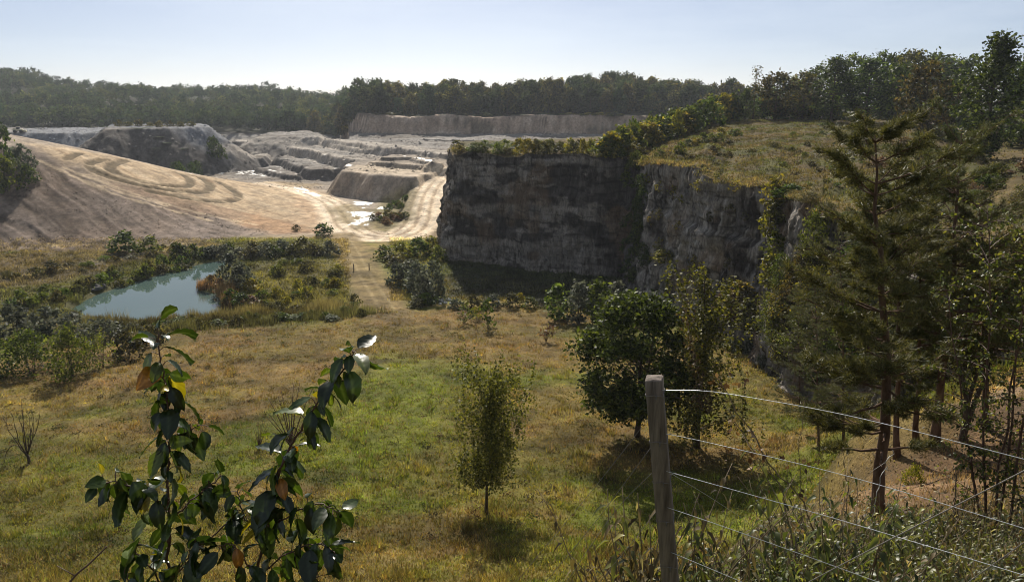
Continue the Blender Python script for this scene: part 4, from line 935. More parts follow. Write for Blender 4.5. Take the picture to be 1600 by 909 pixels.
# banks of the pond
shrub(196, 396, 363, 52, 'dome', 'dark_leaf', 'dark round bush on the bank at the foot of the ploughed slope', None, 'shrub', None, 80)
shrub(235, 394, 370, 40, 'dome', 'green_leaf', 'lighter bush right of the dark round bush on the bank', None, 'shrub', None, 80)
shrub(505, 369, 350, 36, 'dome', 'dark_leaf', 'dark bush standing alone beside the bend of the haul road', None, 'shrub', None, 100)
shrub(463, 361, 351, 16, 'dome', 'olive_leaf', 'tiny bush on bare sand left of the haul road', None, 'shrub', None, 100)
shrub(82, 425, 408, 34, 'dome', 'olive_leaf', 'small bush beside the track above the left end of the pond', None, 'shrub', None, 80)
for k in range(20):
    px = 275 + k * 12.5 + J(5); rb = 405 - k * .35 + J(4)
    shrub(px, rb, rb - 20 - J(6), 32 + J(6), 'dome', rng.choice(['dark_leaf', 'dark_leaf', 'olive_leaf', 'grey_leaf'] if px < 440 else ['grey_leaf', 'olive_leaf', 'dark_leaf']), 'dark bush in the thicket along the far end of the pond', 'thicket along the far end of the pond', 'shrub', None, 80)
for k in range(30):
    px = 10 + k * 9.6 + J(8); rb = 478 - k * 2.0 + J(10); 
    shrub(px, rb, rb - 13 - J(5), 30 + J(8), 'low', rng.choice(['green_leaf', 'olive_leaf', 'olive_leaf', 'dark_leaf']), 'low scrubby bush on the left bank of the pond', 'scrub on the left bank of the pond', 'shrub', None, 80)
for k in range(24):
    px = 5 + k * 12 + J(8); rb = 438 - k * 2.2 + J(8)
    shrub(px, rb, rb - 8 - J(4), 26 + J(8), 'low', rng.choice(['green_leaf', 'olive_leaf', 'autumn_leaf']), 'low weedy bush at the foot of the ploughed slope', 'weedy bushes at the foot of the ploughed slope', 'shrub', None, 80)
for k in range(30):
    px = 180 + k * 13 + J(8); rb = 516 - k * .8 + J(5)
    shrub(px, rb, rb - rng.uniform(6, 14), rng.uniform(18, 40), rng.choice(['low', 'dome']), rng.choice(['dark_leaf', 'olive_leaf', 'green_leaf', 'olive_leaf']), 'low green bush behind the reeds on the meadow side of the pond', 'low bushes on the meadow side of the pond', 'shrub', None, 60)
shrub(365, 452, 394, 48, 'tall', 'grey_leaf', 'grey green willow on the little point jutting into the pond', None, 'willow_bush', None, 80)
shrub(380, 450, 412, 40, 'dome', 'grey_leaf', 'round grey bush just behind the willow on the pond point', None, 'willow_bush', None, 80)
for px, rb, rt, w, mt in ((330, 450, 430, 28, 'rust_leaf'), (345, 458, 436, 26, 'rust_leaf'), (362, 478, 452, 36, 'dark_leaf'), (378, 484, 458, 34, 'dark_leaf'), (392, 482, 462, 36, 'rust_leaf'), (395, 455, 435, 36, 'yellow_leaf')):
    shrub(px, rb, rt, w, 'dome', mt, 'dark reedy bush on the right shore of the pond', 'reedy bushes on the right shore of the pond', 'shrub', None, 80)
for k in range(34):
    px = rng.uniform(395, 555); rb = rng.uniform(412, 488)
    shrub(px, rb, rb - rng.uniform(6, 15), rng.uniform(20, 36), 'low', rng.choice(['olive_leaf', 'yellow_leaf', 'green_leaf', 'olive_leaf']), 'low bush on the rough ground between pond and grassy track', 'low bushes between pond and grassy track', 'shrub', None, 80)
shrub(480, 478, 450, 24, 'loose', 'olive_leaf', 'thin upright bush on the rough ground right of the pond', None, 'shrub', None, 80)
for px, rb, rt, w, kd, mt, lb in ((25, 530, 478, 70, 'dome', 'grey_leaf', 'large silvery bush at the left edge below the pond'), (75, 520, 482, 66, 'dome', 'grey_leaf', 'silvery bush second from the left edge below the pond'), (120, 530, 490, 66, 'dome', 'grey_leaf', 'silvery bush below the left tip of the pond'), (165, 535, 500, 60, 'dome', 'grey_leaf', 'grey bush under the near shore of the pond'), (50, 585, 520, 90, 'dome', 'green_leaf', 'wide green bush casting a dark shadow at the left of the meadow'), (115, 590, 515, 80, 'dome', 'green_leaf', 'tall green bush beside the wide one at the left of the meadow'), (160, 575, 520, 60, 'loose', 'green_leaf', 'loose green bush with bare stems right of the tall green one'), (200, 560, 520, 60, 'dome', 'olive_leaf', 'olive bush behind the top of the foreground sapling'), (-10, 590, 530, 70, 'dome', 'dark_leaf', 'dark bush cut by the left edge of the picture'), (240, 535, 508, 60, 'low', 'olive_leaf', 'low olive bush on the near side of the reeds')):
    shrub(px, rb, rt, w, kd, mt, lb, None, 'shrub', None, 50)
# bush clump at the left edge on the ploughed slope, and dark shrubs at the foot of the heap
for px, rb, rt, w, mt, lb in ((8, 262, 197, 50, 'dark_leaf', 'tall dark bush at the left edge on the crest of the ploughed slope'), (38, 272, 228, 44, 'grey_leaf', 'grey green bush right of the tall dark bush on the slope crest'), (10, 300, 246, 60, 'green_leaf', 'green bush below the tall dark bush on the ploughed slope'), (45, 288, 258, 34, 'dark_leaf', 'small dark bush at the right end of the clump on the ploughed slope'), (-25, 290, 215, 60, 'dark_leaf', 'dark bush half out of the picture on the ploughed slope')):
    shrub(px, rb, rt, w, 'dome', mt, lb, 'clump on the ploughed slope', 'shrub', None, 120)
for k in range(18):
    px = 165 + k * 8.5 + J(3); rb = 252 + k * .8 + J(4)
    p = GZ(px, rb + 2, 30); p[2] = look(ZZ, p[0], p[1]); shrub(px, 0, rb - 12, 20, 'dome', 'dark_leaf', 'dark shrub at the foot of the big grey spoil heap', 'shrubs at the foot of the grey heap', 'shrub', p)
for px, rb, rt, w in ((336, 246, 216, 26), (347, 250, 228, 18), (330, 232, 214, 14)):
    shrub(px, rb, rt, w, 'dome', 'dark_leaf', 'dark shrub on the right flank of the grey spoil heap', 'shrubs on the right flank of the heap', 'shrub', None, 250)
for k in range(22):
    px = 575 + rng.uniform(0, 62); rb = 358 - abs(px - 600) * .5 + rng.uniform(-28, 0)
    shrub(px, rb, rb - 9, 18, 'low', rng.choice(['olive_leaf', 'dark_leaf', 'rust_leaf']), 'scrubby plant on the pit side inside the bend of the haul road', 'scrub inside the bend of the haul road', 'shrub', None, 150)
for k in range(8):
    px = 186 + k * 16; plateau = None
    p = GZ(px, 198, 13.4); p[2] = look(ZZ, p[0], p[1]); shrub(px, 0, 190 + J(2), 18, 'low', 'olive_leaf', 'low green plant on the flat top of the grey heap', 'plants on top of the grey heap', 'shrub', p)

# ------------------------------------------------------------------ single TREES of the meadow and the near slope
p = hit(990, 681, 30); h = height_px(p, 452)
plant('broadleaf_tree', proto('meadow_tree', lambda: cluster_tree(31, H=11, base=.17, rad=4.1, prof='round', clusters=105, sig=.46, nl=150, leaf=.21, tr=.17, stems=2, sides=7, shell=.45, flat=.6), 'bark', 'dark_leaf'), 'round dark green tree on the meadow left of the fence post', 'tree', p, (196 / pxm(p) / 8.6, 196 / pxm(p) / 8.6, h / 11.8), .4)
p = hit(1088, 700, 30); h = height_px(p, 408)
plant('birch_tree', proto('tall_birch', lambda: weeping_tree(44, 12.5, 2.5, .12, 58, 9, .14, .13, .6, (.8, 2.2)), 'bark', 'birch_leaf'), 'tall drooping birch behind the fence post with a yellowish top', 'tree', p, (1.5, 1.5, h / 12.5), 1.0)
p = hit(761, 803, 25); h = height_px(p, 556)
plant('birch_tree', proto('young_birch', lambda: weeping_tree(41, 9.5, 1.75, .27, 56, 14, .115, .085, 1.7, (.3, 2.3), 1.0), 'bark', 'birch_leaf'), 'young birch standing alone in the middle of the meadow above its shadow', 'tree', p, (51 / pxm(p) / 1.75,) * 2 + (h / 9.6,), .0)
# withered climber hanging on the tall birch
mb = MB(); r = np.random.default_rng(5); P = np.array([G(1072, 480, 49.0), G(1080, 540, 48.6), G(1092, 590, 48.2), G(1108, 640, 47.8), G(1085, 620, 48.2)])
pts = np.concatenate([smooth_line(P, 10) + r.normal(size=(41, 3)) * .28 for _ in range(8)]); V, Q = leaf_quads(pts, .2, r, 1.3, .2, .3); mb.add(V, Q)
mb2 = MB(); mb2.tube(smooth_line(P, 5), .03, 5)
o = plant('climbing_plant', [('stems', mb2.mesh('climber_stem', [M['dry']])), ('foliage', mb.mesh('climber_leaf', [M['rust_leaf']]))], 'withered brown climber draped over the tall drooping birch', 'climbing plant', (0, 0, 0), 1, 0)
# bare little tree at the left
mb = MB(); r = np.random.default_rng(9)
mb.tube([(0, 0, -.1), (0, 0, .35), (-.06, 0, .6)], [.085, .07, .06], 7)
for k in range(9):
    a = r.uniform(-.35, .35); b = r.uniform(-.25, .25); H = r.uniform(1.8, 3.1); n = 7; t = np.linspace(0, 1, n)[:, None]
    P = np.array([-.06, 0, .45]) + t * [a * H, b * H, H] + np.array([np.sin(t[:, 0] * 3) * a * .5, 0 * t[:, 0], 0 * t[:, 0]]).T + r.normal(size=(n, 3)) * .03
    mb.tube(P, np.linspace(.032, .006, n), 5)
    for q in range(4):
        i = r.integers(2, 6); mb.tube([P[i], P[i] + [r.normal() * .2, r.normal() * .2, r.uniform(.2, .5)]], [.010, .004], 4)
mb.tube(smooth_line([(-.05, 0, .5), (-.3, 0, .95), (-.75, 0, 1.0), (-1.1, 0, .6), (-1.3, 0, .05)], 5), np.linspace(.035, .01, 21), 5)
p = hit(46, 724, 20); o = link('bare_tree', mb.mesh('bare_tree', [M['bark']], True)); o.location = p; s = height_px(p, 632) / 3.3; o.scale = (s, s, s)
tag(o, 'small leafless tree with one branch arched to the ground at the left of the meadow', 'tree')
# bare bush skeletons
for px, rb, rt, lb in ((455, 700, 600, 'bundle of thin bare stems behind the arching sapling'), (405, 700, 650, 'dead weed with a dark seed head on the meadow')):
    mb = MB(); 
    for k in range(9):
        a, b2 = r.normal(size=2) * .22; H = r.uniform(.6, 1.0); t = np.linspace(0, 1, 5)[:, None]
        mb.tube(t * [a, b2, H] + np.array([a, b2, 0]) * t * t * .4, np.linspace(.012, .004, 5), 4)
    p = hit(px, rb, 20); o = link('bare_shrub', mb.mesh('bare_shrub', [M['twig']])); o.location = p; s = height_px(p, rt); o.scale = (s * .8, s * .8, s); tag(o, lb, 'shrub')
# dead thistle with dark heads
mb = MB()
for k in range(7):
    a, b2 = r.normal(size=2) * .25; H = r.uniform(.7, 1.4); mb.tube([(0, 0, 0), (a * .5, b2 * .5, H * .6), (a, b2, H)], [.02, .015, .01], 4)
    if k < 5:
        V, Q = leaf_quads(np.array([a, b2, H * .75]) + r.normal(size=(14, 3)) * .10, .14, r); mb.add(V, Q, m=1)
p = hit(853, 534, 50); o = link('dead_thistle', mb.mesh('dead_thistle', [M['dry'], M['dark_head'] if 'dark_head' in M else M['rust_leaf']])); o.location = p; s = height_px(p, 503) / 1.4; o.scale = (s, s, s)
tag(o, 'dead thistle with dark seed heads standing on the far side of the meadow', 'plant')

# pines on the slope at the right
def pine(px, rb, rt, pxt, wpx, seed, base, label, ymin, tr, **kw):
    p = hit(px, rb, ymin); h = height_px(p, rt); q = G(pxt, rt, p[1])
    w, c = pine_tree(seed, h, base, wpx / 2 / pxm(p), tr=tr, lean=(q[0] - p[0], 0), **kw)
    return plant('pine_tree', [('trunk', w.mesh('pine_trunk', [M['bark_pine']], True)), ('crown', c.mesh('pine_crown', [M['needle']]))], label, 'tree', p, 1, 0)
pine(1376, 804, 205, 1360, 235, 61, .22, 'tall pine nearest the fence with bare lower branches and a straight trunk', 10, .12, whorls=20, tufts=17, needle=.14)
pine(1462, 692, 208, 1496, 240, 62, .36, 'slightly leaning pine right of the nearest pine', 14, .125, whorls=18, tufts=17, needle=.12)
pine(1434, 690, 330, 1434, 150, 63, .34, 'thin pine between the nearest pine and the leaning pine', 14, .085, whorls=14, tufts=11, needle=.11)
pine(1280, 705, 430, 1278, 120, 64, .04, 'bushy young pine left of the nearest pine', 22, .08, whorls=16, tufts=12, needle=.12)
pine(1545, 668, 318, 1552, 190, 65, .30, 'shorter pine behind the three stemmed tree at the right', 14, .10, whorls=15, tufts=13, needle=.12)
pine(1250, 640, 455, 1246, 110, 66, .03, 'small bushy pine at the edge of the meadow below the streaky wall', 30, .08, whorls=14, tufts=12, needle=.14)
pine(1405, 712, 292, 1402, 150, 67, .30, 'slim pine just right of the nearest pine trunk', 18, .09, whorls=15, tufts=14, needle=.13)
pine(1318, 690, 372, 1312, 150, 68, .16, 'slim bushy pine just left of the nearest pine trunk', 20, .085, whorls=15, tufts=14, needle=.13)
p = phit(1322, 288)
o = plateau_tree(1322, 288, 172, 'thin', 'needle', 'thin tree with a bare trunk rising from the dry slope', None, 'slender_tree', 0, 42)
# several-stemmed tree in front of the soil bank
mb = MB(); cr = MB(); r = np.random.default_rng(77)
for st_ in ([(0, 0, -.3), (.02, 0, .8), (-.05, .1, 1.6), (-.3, .3, 2.6), (-.55, .4, 3.8), (-.5, .5, 5.6)], [(0, 0, 0), (.05, .1, 1.2), (.12, 0, 2.4), (.15, -.1, 3.8), (.1, .1, 5.9)], [(.05, 0, .3), (.22, 0, 1.4), (.55, .1, 2.5), (.8, .1, 3.9), (.95, .2, 5.2)]):
    P = smooth_line(st_, 4); mb.tube(P, np.linspace(.13, .02, len(P)) * (1 if st_[0][2] < 0 else .75), 7)
    for k in range(16):
        i = r.integers(len(P) // 3, len(P) - 1); d = r.normal(size=3) * [.9, .9, .5] + [0, 0, .3]; B = curve_to(P[i], P[i] + d, r, 4); mb.tube(B, np.linspace(.018, .004, 4), 4, cap=False)
        V, Q = leaf_quads(B[-1] + r.normal(size=(34, 3)) * .3, .085, r, 1.5); cr.add(V, Q)
mb.tube([(0, 0, .1), (.25, -.1, -.05), (.5, -.15, -.35)], [.10, .06, .03], 6)
p = hit(1503, 688, 14)
plant('multistem_tree', [('trunk', mb.mesh('ms_trunk', [M['bark']], True)), ('crown', cr.mesh('ms_crown', [M['olive_leaf']]))], 'dark tree splitting into three stems in front of the soil bank', 'tree', p, height_px(p, 440) / 5.6, 0)
# leafy birch at the right edge
mb = MB(); cr = MB(); r = np.random.default_rng(78); PP = []; DD = []
for s in range(7):
    a, b2 = r.normal(size=2) * [.75, .6]; H = r.uniform(3.6, 5.6); n = 10; t = np.linspace(0, 1, n)[:, None]
    P = t * [a, b2, H] + np.array([a, b2, 0]) * .3 + np.cumsum(r.normal(size=(n, 3)) * .05, 0) * [1, 1, .2]; mb.tube(P, np.linspace(.022, .004, n), 5)
    for k in range(40):
        y = r.uniform(1.2, n - 1.01); i = int(y); o0 = P[i] + (P[i + 1] - P[i]) * (y - i); L = r.uniform(.25, .8); d = unit(np.array([r.normal(), r.normal(), r.uniform(-.1, .9)])); B = o0 + np.linspace(0, 1, 4)[:, None] * d * L + np.array([[0, 0, 0], [0, 0, .02], [0, 0, .0], [0, 0, -.06]])
        mb.tube(B, np.linspace(.008, .002, 4), 3, cap=False)
        for q in range(17): 
            f = r.uniform(.05, 1); PP.append(o0 + d * L * f + r.normal(size=3) * .02); DD.append(unit(d * .4 + r.normal(size=3) * .8 + [0, 0, -.35]))
V, Q, T = leaf8(np.array(PP), np.array(DD), unit(r.normal(size=(len(PP), 3)) + [0, 0, 1.2]), r.uniform(.04, .068, len(PP)), r.uniform(.028, .046, len(PP))); cr.add(V, Q, T)
yb = 9.0; p = G(1592, 720, yb); p[2] = look(ZZ, p[0], p[1])
plant('birch_tree', [('trunk', mb.mesh('edge_trunk', [M['twig']], True)), ('crown', cr.mesh('edge_crown', [M['weed_leaf']]))], 'loose leafy birch at the right edge with pale glinting leaves', 'tree', p, height_px(p, 262) / 5.3, 0)

# ------------------------------------------------------------------ GRASS, reeds and ground cover
def blades(P, col, k, h, w, lean, r, spread=.1):
    n = len(P); base = np.repeat(P, k, 0) + r.normal(size=(n * k, 3)) * [spread, spread, 0]
    hh = np.repeat(h, k) * r.uniform(.5, 1.2, n * k); a = r.uniform(0, 6.28, n * k); d = np.stack([np.cos(a), np.sin(a), 0 * a], -1)
    s = np.stack([-d[:, 1], d[:, 0], 0 * a], -1) * (w * r.uniform(.6, 1.3, n * k))[:, None]
    V = np.stack([base - s, base + s, base + d * (hh * lean * r.uniform(.2, 1.4, n * k))[:, None] + np.array([0, 0, 1]) * hh[:, None]], 1).reshape(-1, 3)
    return V, np.arange(len(V)).reshape(-1, 3), np.repeat(np.repeat(col, k, 0), 3, 0)
def pick(mask_y, N, r, power=1.6, xr=1.0):
    y = r.uniform(0, 1, N); y0, y1 = mask_y; e = 2 - power
    Y = (y0 ** e + (y1 ** e - y0 ** e) * y) ** (1 / e); X = (r.uniform(-220, 1790, N) - 800) / 1150 * Y
    return X, Y
gr = np.random.default_rng(21)
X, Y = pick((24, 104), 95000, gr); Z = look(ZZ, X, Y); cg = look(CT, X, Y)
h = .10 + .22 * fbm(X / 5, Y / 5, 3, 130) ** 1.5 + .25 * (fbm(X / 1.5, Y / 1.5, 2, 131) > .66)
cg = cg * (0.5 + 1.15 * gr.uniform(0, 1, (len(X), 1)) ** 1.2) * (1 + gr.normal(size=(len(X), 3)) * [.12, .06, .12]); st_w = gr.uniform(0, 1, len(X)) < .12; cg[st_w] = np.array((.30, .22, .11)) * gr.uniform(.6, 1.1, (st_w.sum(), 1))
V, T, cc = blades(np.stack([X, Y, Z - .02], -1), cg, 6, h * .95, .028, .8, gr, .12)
mb = MB(); mb.add(V, None, T, col=cc)
X, Y = pick((24, 104), 2600, gr); k = fbm(X / 7, Y / 4, 4, 150) > .50; X, Y = X[k], Y[k]; Z = look(ZZ, X, Y); m_ = 26
P_ = np.repeat(np.stack([X, Y, Z + .08], -1), m_, 0) + gr.normal(size=(len(X) * m_, 3)) * [.24, .20, .07]; V, Q = leaf_quads(P_, .10, gr, 1.5, .5)
hc = np.array([(.05, .065, .014), (.09, .055, .028), (.12, .105, .03), (.06, .05, .025)])[gr.integers(0, 4, len(X))]; mb.add(V, Q, col=np.repeat(np.repeat(hc, m_, 0), 4, 0))
X, Y = pick((24, 100), 5200, gr); k = fbm(X / 9, Y / 5, 4, 151) > .47; X, Y = X[k], Y[k]; Z = look(ZZ, X, Y)
V, T, cc = blades(np.stack([X, Y, Z], -1), np.array((.16, .11, .055)) * gr.uniform(.5, 2.0, (len(X), 1)), 3, np.full(len(X), .55), .012, .35, gr, .06); mb.add(V, None, T, col=cc)
# near slope on the right: dry grass
X, Y = pick((4.5, 24), 8000, gr, 1.2); k = (X > .15 * Y + .2); X, Y = X[k], Y[k]; Z = look(ZZ, X, Y); cg = look(CT, X, Y) * gr.uniform(.7, 1.7, (len(X), 1)); bare = look(C, X, Y)[:, 0] > .165
k = ~bare | (gr.uniform(0, 1, len(X)) < .12); X, Y, Z, cg = X[k], Y[k], Z[k], cg[k]
V, T, cc = blades(np.stack([X, Y, Z], -1), cg, 5, .16 + .22 * gr.uniform(0, 1, len(X)), .006, .8, gr, .07); mb.add(V, None, T, col=cc)
tag(link('grass', mb.mesh('grass', [M['grass']])), 'green and straw coloured grass covering the meadow', 'grass', kind='stuff')
# rough ground cover on the flats
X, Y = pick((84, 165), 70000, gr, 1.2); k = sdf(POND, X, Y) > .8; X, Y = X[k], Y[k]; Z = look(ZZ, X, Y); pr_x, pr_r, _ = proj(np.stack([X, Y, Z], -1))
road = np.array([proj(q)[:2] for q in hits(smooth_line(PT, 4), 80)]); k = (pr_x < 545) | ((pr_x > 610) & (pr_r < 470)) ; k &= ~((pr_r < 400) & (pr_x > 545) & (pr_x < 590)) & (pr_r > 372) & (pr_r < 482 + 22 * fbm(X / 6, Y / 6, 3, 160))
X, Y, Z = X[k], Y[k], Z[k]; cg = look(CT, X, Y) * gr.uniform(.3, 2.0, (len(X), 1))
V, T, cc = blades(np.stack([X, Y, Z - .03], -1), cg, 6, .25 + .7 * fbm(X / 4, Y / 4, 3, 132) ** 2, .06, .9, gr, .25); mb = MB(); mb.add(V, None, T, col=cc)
tag(link('undergrowth', mb.mesh('undergrowth', [M['grass']])), 'rough weedy ground cover around the pond', 'undergrowth', kind='stuff')
# reeds on the near shore of the pond and round the point
mb = MB()
for line, wd, hh, nn_, cl_ in (([(150, 500), (200, 502), (260, 503), (330, 500), (380, 494), (440, 493), (520, 486), (500, 490)], 1.5, 1.25, 2600, (.125, .108, .045)), ([(170, 508), (260, 512), (350, 508), (450, 500), (560, 490)], 2.2, .8, 2600, (.085, .085, .030)), ([(318, 452), (316, 446), (326, 440)], .8, 1.3, 500, (.20, .12, .06)), ([(350, 486), (356, 474), (348, 462)], .8, 1.6, 600, (.12, .085, .045)), ([(110, 482), (130, 478), (190, 480)], 2.0, .8, 500, (.09, .10, .03))):
    L = hits(smooth_line(line, 8), 70); i = gr.integers(0, len(L), nn_); P = L[i] + gr.normal(size=(nn_, 3)) * [wd, wd * .6, 0]; k = sdf(POND, P[:, 0], P[:, 1]) > -.2; P = P[k]; P[:, 2] = look(ZZ, P[:, 0], P[:, 1])
    gp = fbm(P[:, 0] / 3, P[:, 1] / 3, 4, 140); kk_ = gp > .40; P = P[kk_]; gp = gp[kk_]
    V, T, cc = blades(P, np.array(cl_) * (gr.uniform(.5, 1.4, (len(P), 1)) * (.4 + 1.3 * (gp[:, None] - .35) / .3)), 6, hh * (.4 + 1.1 * np.clip((gp - .38) / .25, 0, 1)), .03, .3, gr, .2); mb.add(V, None, T, col=cc)
tag(link('reeds', mb.mesh('reeds', [M['grass']])), 'straw brown reeds along the near shore of the pond', 'reeds', kind='stuff')
# dry herbage on the plateau slope
k = gr.integers(0, PVX.shape[0] * PVX.shape[1], 52000); fl = PVX.reshape(-1, 3)[k]; k2 = (proj(fl)[0] > 985) & (fl[:, 1] < 215); fl = fl[k2] + gr.normal(size=(k2.sum(), 3)) * [.5, .5, 0]; pc_ = pc[:nt_].reshape(-1, 3)[k][k2]
hh = .25 + .9 * np.clip(fbm(fl[:, 0] / 4, fl[:, 1] / 4, 3, 133) - .35, 0, 1) * sstep(40, 60, fl[:, 1])
V, T, cc = blades(fl - [0, 0, .1], pc_ * np.array((.92, 1.04, .95)) * (.5 + 1.1 * gr.uniform(0, 1, (len(fl), 1))) * (1 + gr.normal(size=(len(fl), 3)) * [.08, .05, .1]), 6, hh * .85, .07, .9, gr, .22); mb = MB(); mb.add(V, None, T, col=cc)
tag(link('dry_grass', mb.mesh('dry_grass', [M['grass']])), 'dry brown grass and bracken on the slope above the wall', 'grass', kind='stuff')
#PART3
# loose stones and clods on the bare ground of the quarry
def lumps(X, Y, size, col, r, sink=.25):
    n = len(X); Z = look(ZZ, X, Y); o = np.array([[1, 0, 0], [0, 1, 0], [-1, 0, 0], [0, -1, 0], [0, 0, 1], [.3, .3, .75], [-.4, .2, .6]], float)
    V = o[None] * r.uniform(.55, 1.2, (n, 7, 1)) * size[:, None, None] * np.array([1, 1, .75]); a = r.uniform(0, 6.28, n); c, s_ = np.cos(a)[:, None], np.sin(a)[:, None]
    V = np.stack([V[..., 0] * c - V[..., 1] * s_, V[..., 0] * s_ + V[..., 1] * c, V[..., 2]], -1) + np.stack([X, Y, Z - size * sink], -1)[:, None]
    T = np.array([[0, 1, 5], [1, 4, 5], [0, 5, 4], [1, 2, 6], [2, 4, 6], [1, 6, 4], [2, 3, 4], [3, 0, 4]]); T = (T[None] + np.arange(n)[:, None, None] * 7).reshape(-1, 3)
    return V.reshape(-1, 3), T, np.repeat(col * r.uniform(.55, 1.5, (n, 1)), 7, 0)
lr = np.random.default_rng(90); mb = MB()
X, Y = pick((150, 236), 26000, lr, 1.0); k = (X < -20) & (sdf(EMB[:, :2], X, Y) < -1) & (fbm(X / 9, Y / 9, 3, 170) > .40); X, Y = X[k], Y[k]
V, T, cc = lumps(X, Y, lr.uniform(.10, .42, len(X)) * (1 + (lr.uniform(0, 1, len(X)) > .97)), look(C, X, Y), lr); mb.add(V, None, T, col=cc)
X, Y = pick((240, 480), 16000, lr, .8); k = (X / Y > -.72) & (X / Y < .15) & ((fbm(X / 12, Y / 12, 4, 171) > .52) | (look(st_m, X, Y) > .4)); X, Y = X[k], Y[k]
V, T, cc = lumps(X, Y, lr.uniform(.25, 1.0, len(X)) ** 1.5 * 1.3, look(C, X, Y) * np.array((.95, .97, 1.0)), lr); mb.add(V, None, T, col=cc)
X, Y = pick((165, 262), 7000, lr, 1.0); k = (X > -62) & (X < 0) & (fbm(X / 6, Y / 6, 3, 172) > .52); X, Y = X[k], Y[k]
V, T, cc = lumps(X, Y, lr.uniform(.12, .45, len(X)), look(C, X, Y), lr); mb.add(V, None, T, col=cc)
X = lr.uniform(5, 24, 5200); Y = lr.uniform(12, 32, 5200); k = look(C, X, Y)[:, 0] > .14; X, Y = X[k], Y[k]
V, T, cc = lumps(X, Y, lr.uniform(.02, .085, len(X)), look(C, X, Y), lr); mb.add(V, None, T, col=cc)
tag(link('rubble', mb.mesh('rubble', [M['ground']])), 'loose stones and earth clods strewn over the bare quarry ground', 'rubble', kind='stuff')
# ------------------------------------------------------------------ stones, posts, machine, mast
M['stone'] = rough_mat('pale_stone', (.30, .29, .27), (.62, .60, .56), 3, .9, .7)
M['stone_dark'] = rough_mat('dark_stone', (.05, .048, .045), (.15, .14, .13), 3, .9, .7)
M['old_wood'] = rough_mat('weathered_post', (.050, .040, .034), (.235, .195, .165), 26, .88, 1.0, .12, 0, (1, 1, .07), .012)
M['steel'] = rough_mat('galvanised_wire', (.42, .43, .45), (.62, .63, .65), 40, .32, .1, .5, .85)
M['rusty'] = rough_mat('dull_wire', (.14, .13, .12), (.24, .22, .21), 40, .6, .2, .3, .4)
M['paint'] = rough_mat('faded_yellow_paint', (.42, .36, .22), (.55, .50, .38), 3, .6, .1, .3)
M['rubber'] = rough_mat('black_rubber', (.02, .02, .02), (.04, .04, .04), 5, .8, .2)
M['glass_dark'] = rough_mat('cab_glass', (.03, .035, .04), (.05, .055, .06), 2, .1, 0, .6)
def stone(seed, mat):
    import bmesh
    r = np.random.default_rng(seed); bm = bmesh.new(); bmesh.ops.create_icosphere(bm, subdivisions=3, radius=.5)
    V = np.array([v.co[:] for v in bm.verts]); f = 1 + (fbm(V[:, 0] * 2.2 + seed, V[:, 1] * 2.2, 3, seed, V[:, 2] * 2.2 + 5) - .5) * .9
    V = V * f[:, None] * [1, .8, .65]; V = np.round(V * 5) / 5 * .35 + V * .65
    for v, c in zip(bm.verts, V): v.co = c
    me = bpy.data.meshes.new('stone'); bm.to_mesh(me); bm.free(); me.materials.append(M[mat]); return me
SV = [stone(k, 'stone') for k in range(3)]; SD = [stone(k + 9, 'stone_dark') for k in range(3)]
for k, (px, rb, s) in enumerate([(683, 470, .8), (690, 472, 1.1), (696, 474, .7), (701, 470, .9), (688, 476, .6), (705, 475, .7), (712, 473, .5), (679, 474, .5)]):
    o = link('boulder', SV[k % 3]); p = hit(px, rb, 60); o.location = p + [0, 0, s * .12]; o.rotation_euler = (0, 0, k); o.scale = (s, s, s); tag(o, 'white stone in the rubble at the corner of the wall shadow', 'stone', 'white rubble at the wall shadow')
for k, (px, rb, s) in enumerate([(153, 452, 1.5), (162, 450, 1.1), (146, 455, .9), (182, 444, 1.0), (120, 466, .8), (128, 463, .7)]):
    o = link('boulder', SD[k % 3]); p = hit(px, rb, 60); o.location = p + [0, 0, s * .15]; o.rotation_euler = (0, 0, k * 2); o.scale = (s, s, s); tag(o, 'dark rock at the water edge on the left bank of the pond', 'rock', 'dark rocks on the left bank of the pond')
for px, rb, rt, lb in ((553, 424, 412, 'short wooden post left of the grassy track'), (577, 422, 411, 'short wooden post right of the grassy track')):
    p = hit(px, rb, 60); h = height_px(p, rt); mb = MB(); mb.tube([(0, 0, -.2), (0, 0, h * .9), (.02, 0, h)], [.09, .085, .05], 7); o = link('wooden_post', mb.mesh('wooden_post', [M['old_wood']])); o.location = p; tag(o, lb, 'post')
p = hit(29, 209, 330); rt_ = empty('wheel_loader', p, .3)
mb = MB(); mb.box((0, 0, 1.3), (4.2, 1.9, 1.0)); mb.box((-1.3, 0, 2.0), (1.4, 1.7, .5)); link('body', mb.mesh('loader_body', [M['paint']]), rt_)
mb = MB(); mb.box((.2, 0, 2.35), (1.3, 1.5, 1.1)); cb = link('cab', mb.mesh('loader_cab', [M['glass_dark']]), rt_)
mb = MB(); mb.box((.2, 0, 2.96), (1.5, 1.7, .12)); link('roof', mb.mesh('loader_roof', [M['paint']]), cb)
mb = MB(); mb.box((3.0, 0, .8), (.9, 2.4, .9)); mb.box((2.3, .5, 1.1), (1.2, .2, .25)); mb.box((2.3, -.5, 1.1), (1.2, .2, .25)); link('bucket', mb.mesh('loader_bucket', [M['paint']]), rt_)
for sx in (-1.3, 1.4):
    for sy in (-1, 1):
        mb = MB(); mb.tube([(sx, sy * .75, .7), (sx, sy * 1.2, .7)], .7, 14); link('wheel', mb.mesh('loader_wheel', [M['rubber']]), rt_)
tag(rt_, 'pale wheel loader parked on the bench at the left end of the grey heap', 'wheel loader')
p = G(537, 150, 1000); gz = float(look(ZZ, p[0], p[1])); top_z = G(537, 139, 1000)[2]; mb = MB()
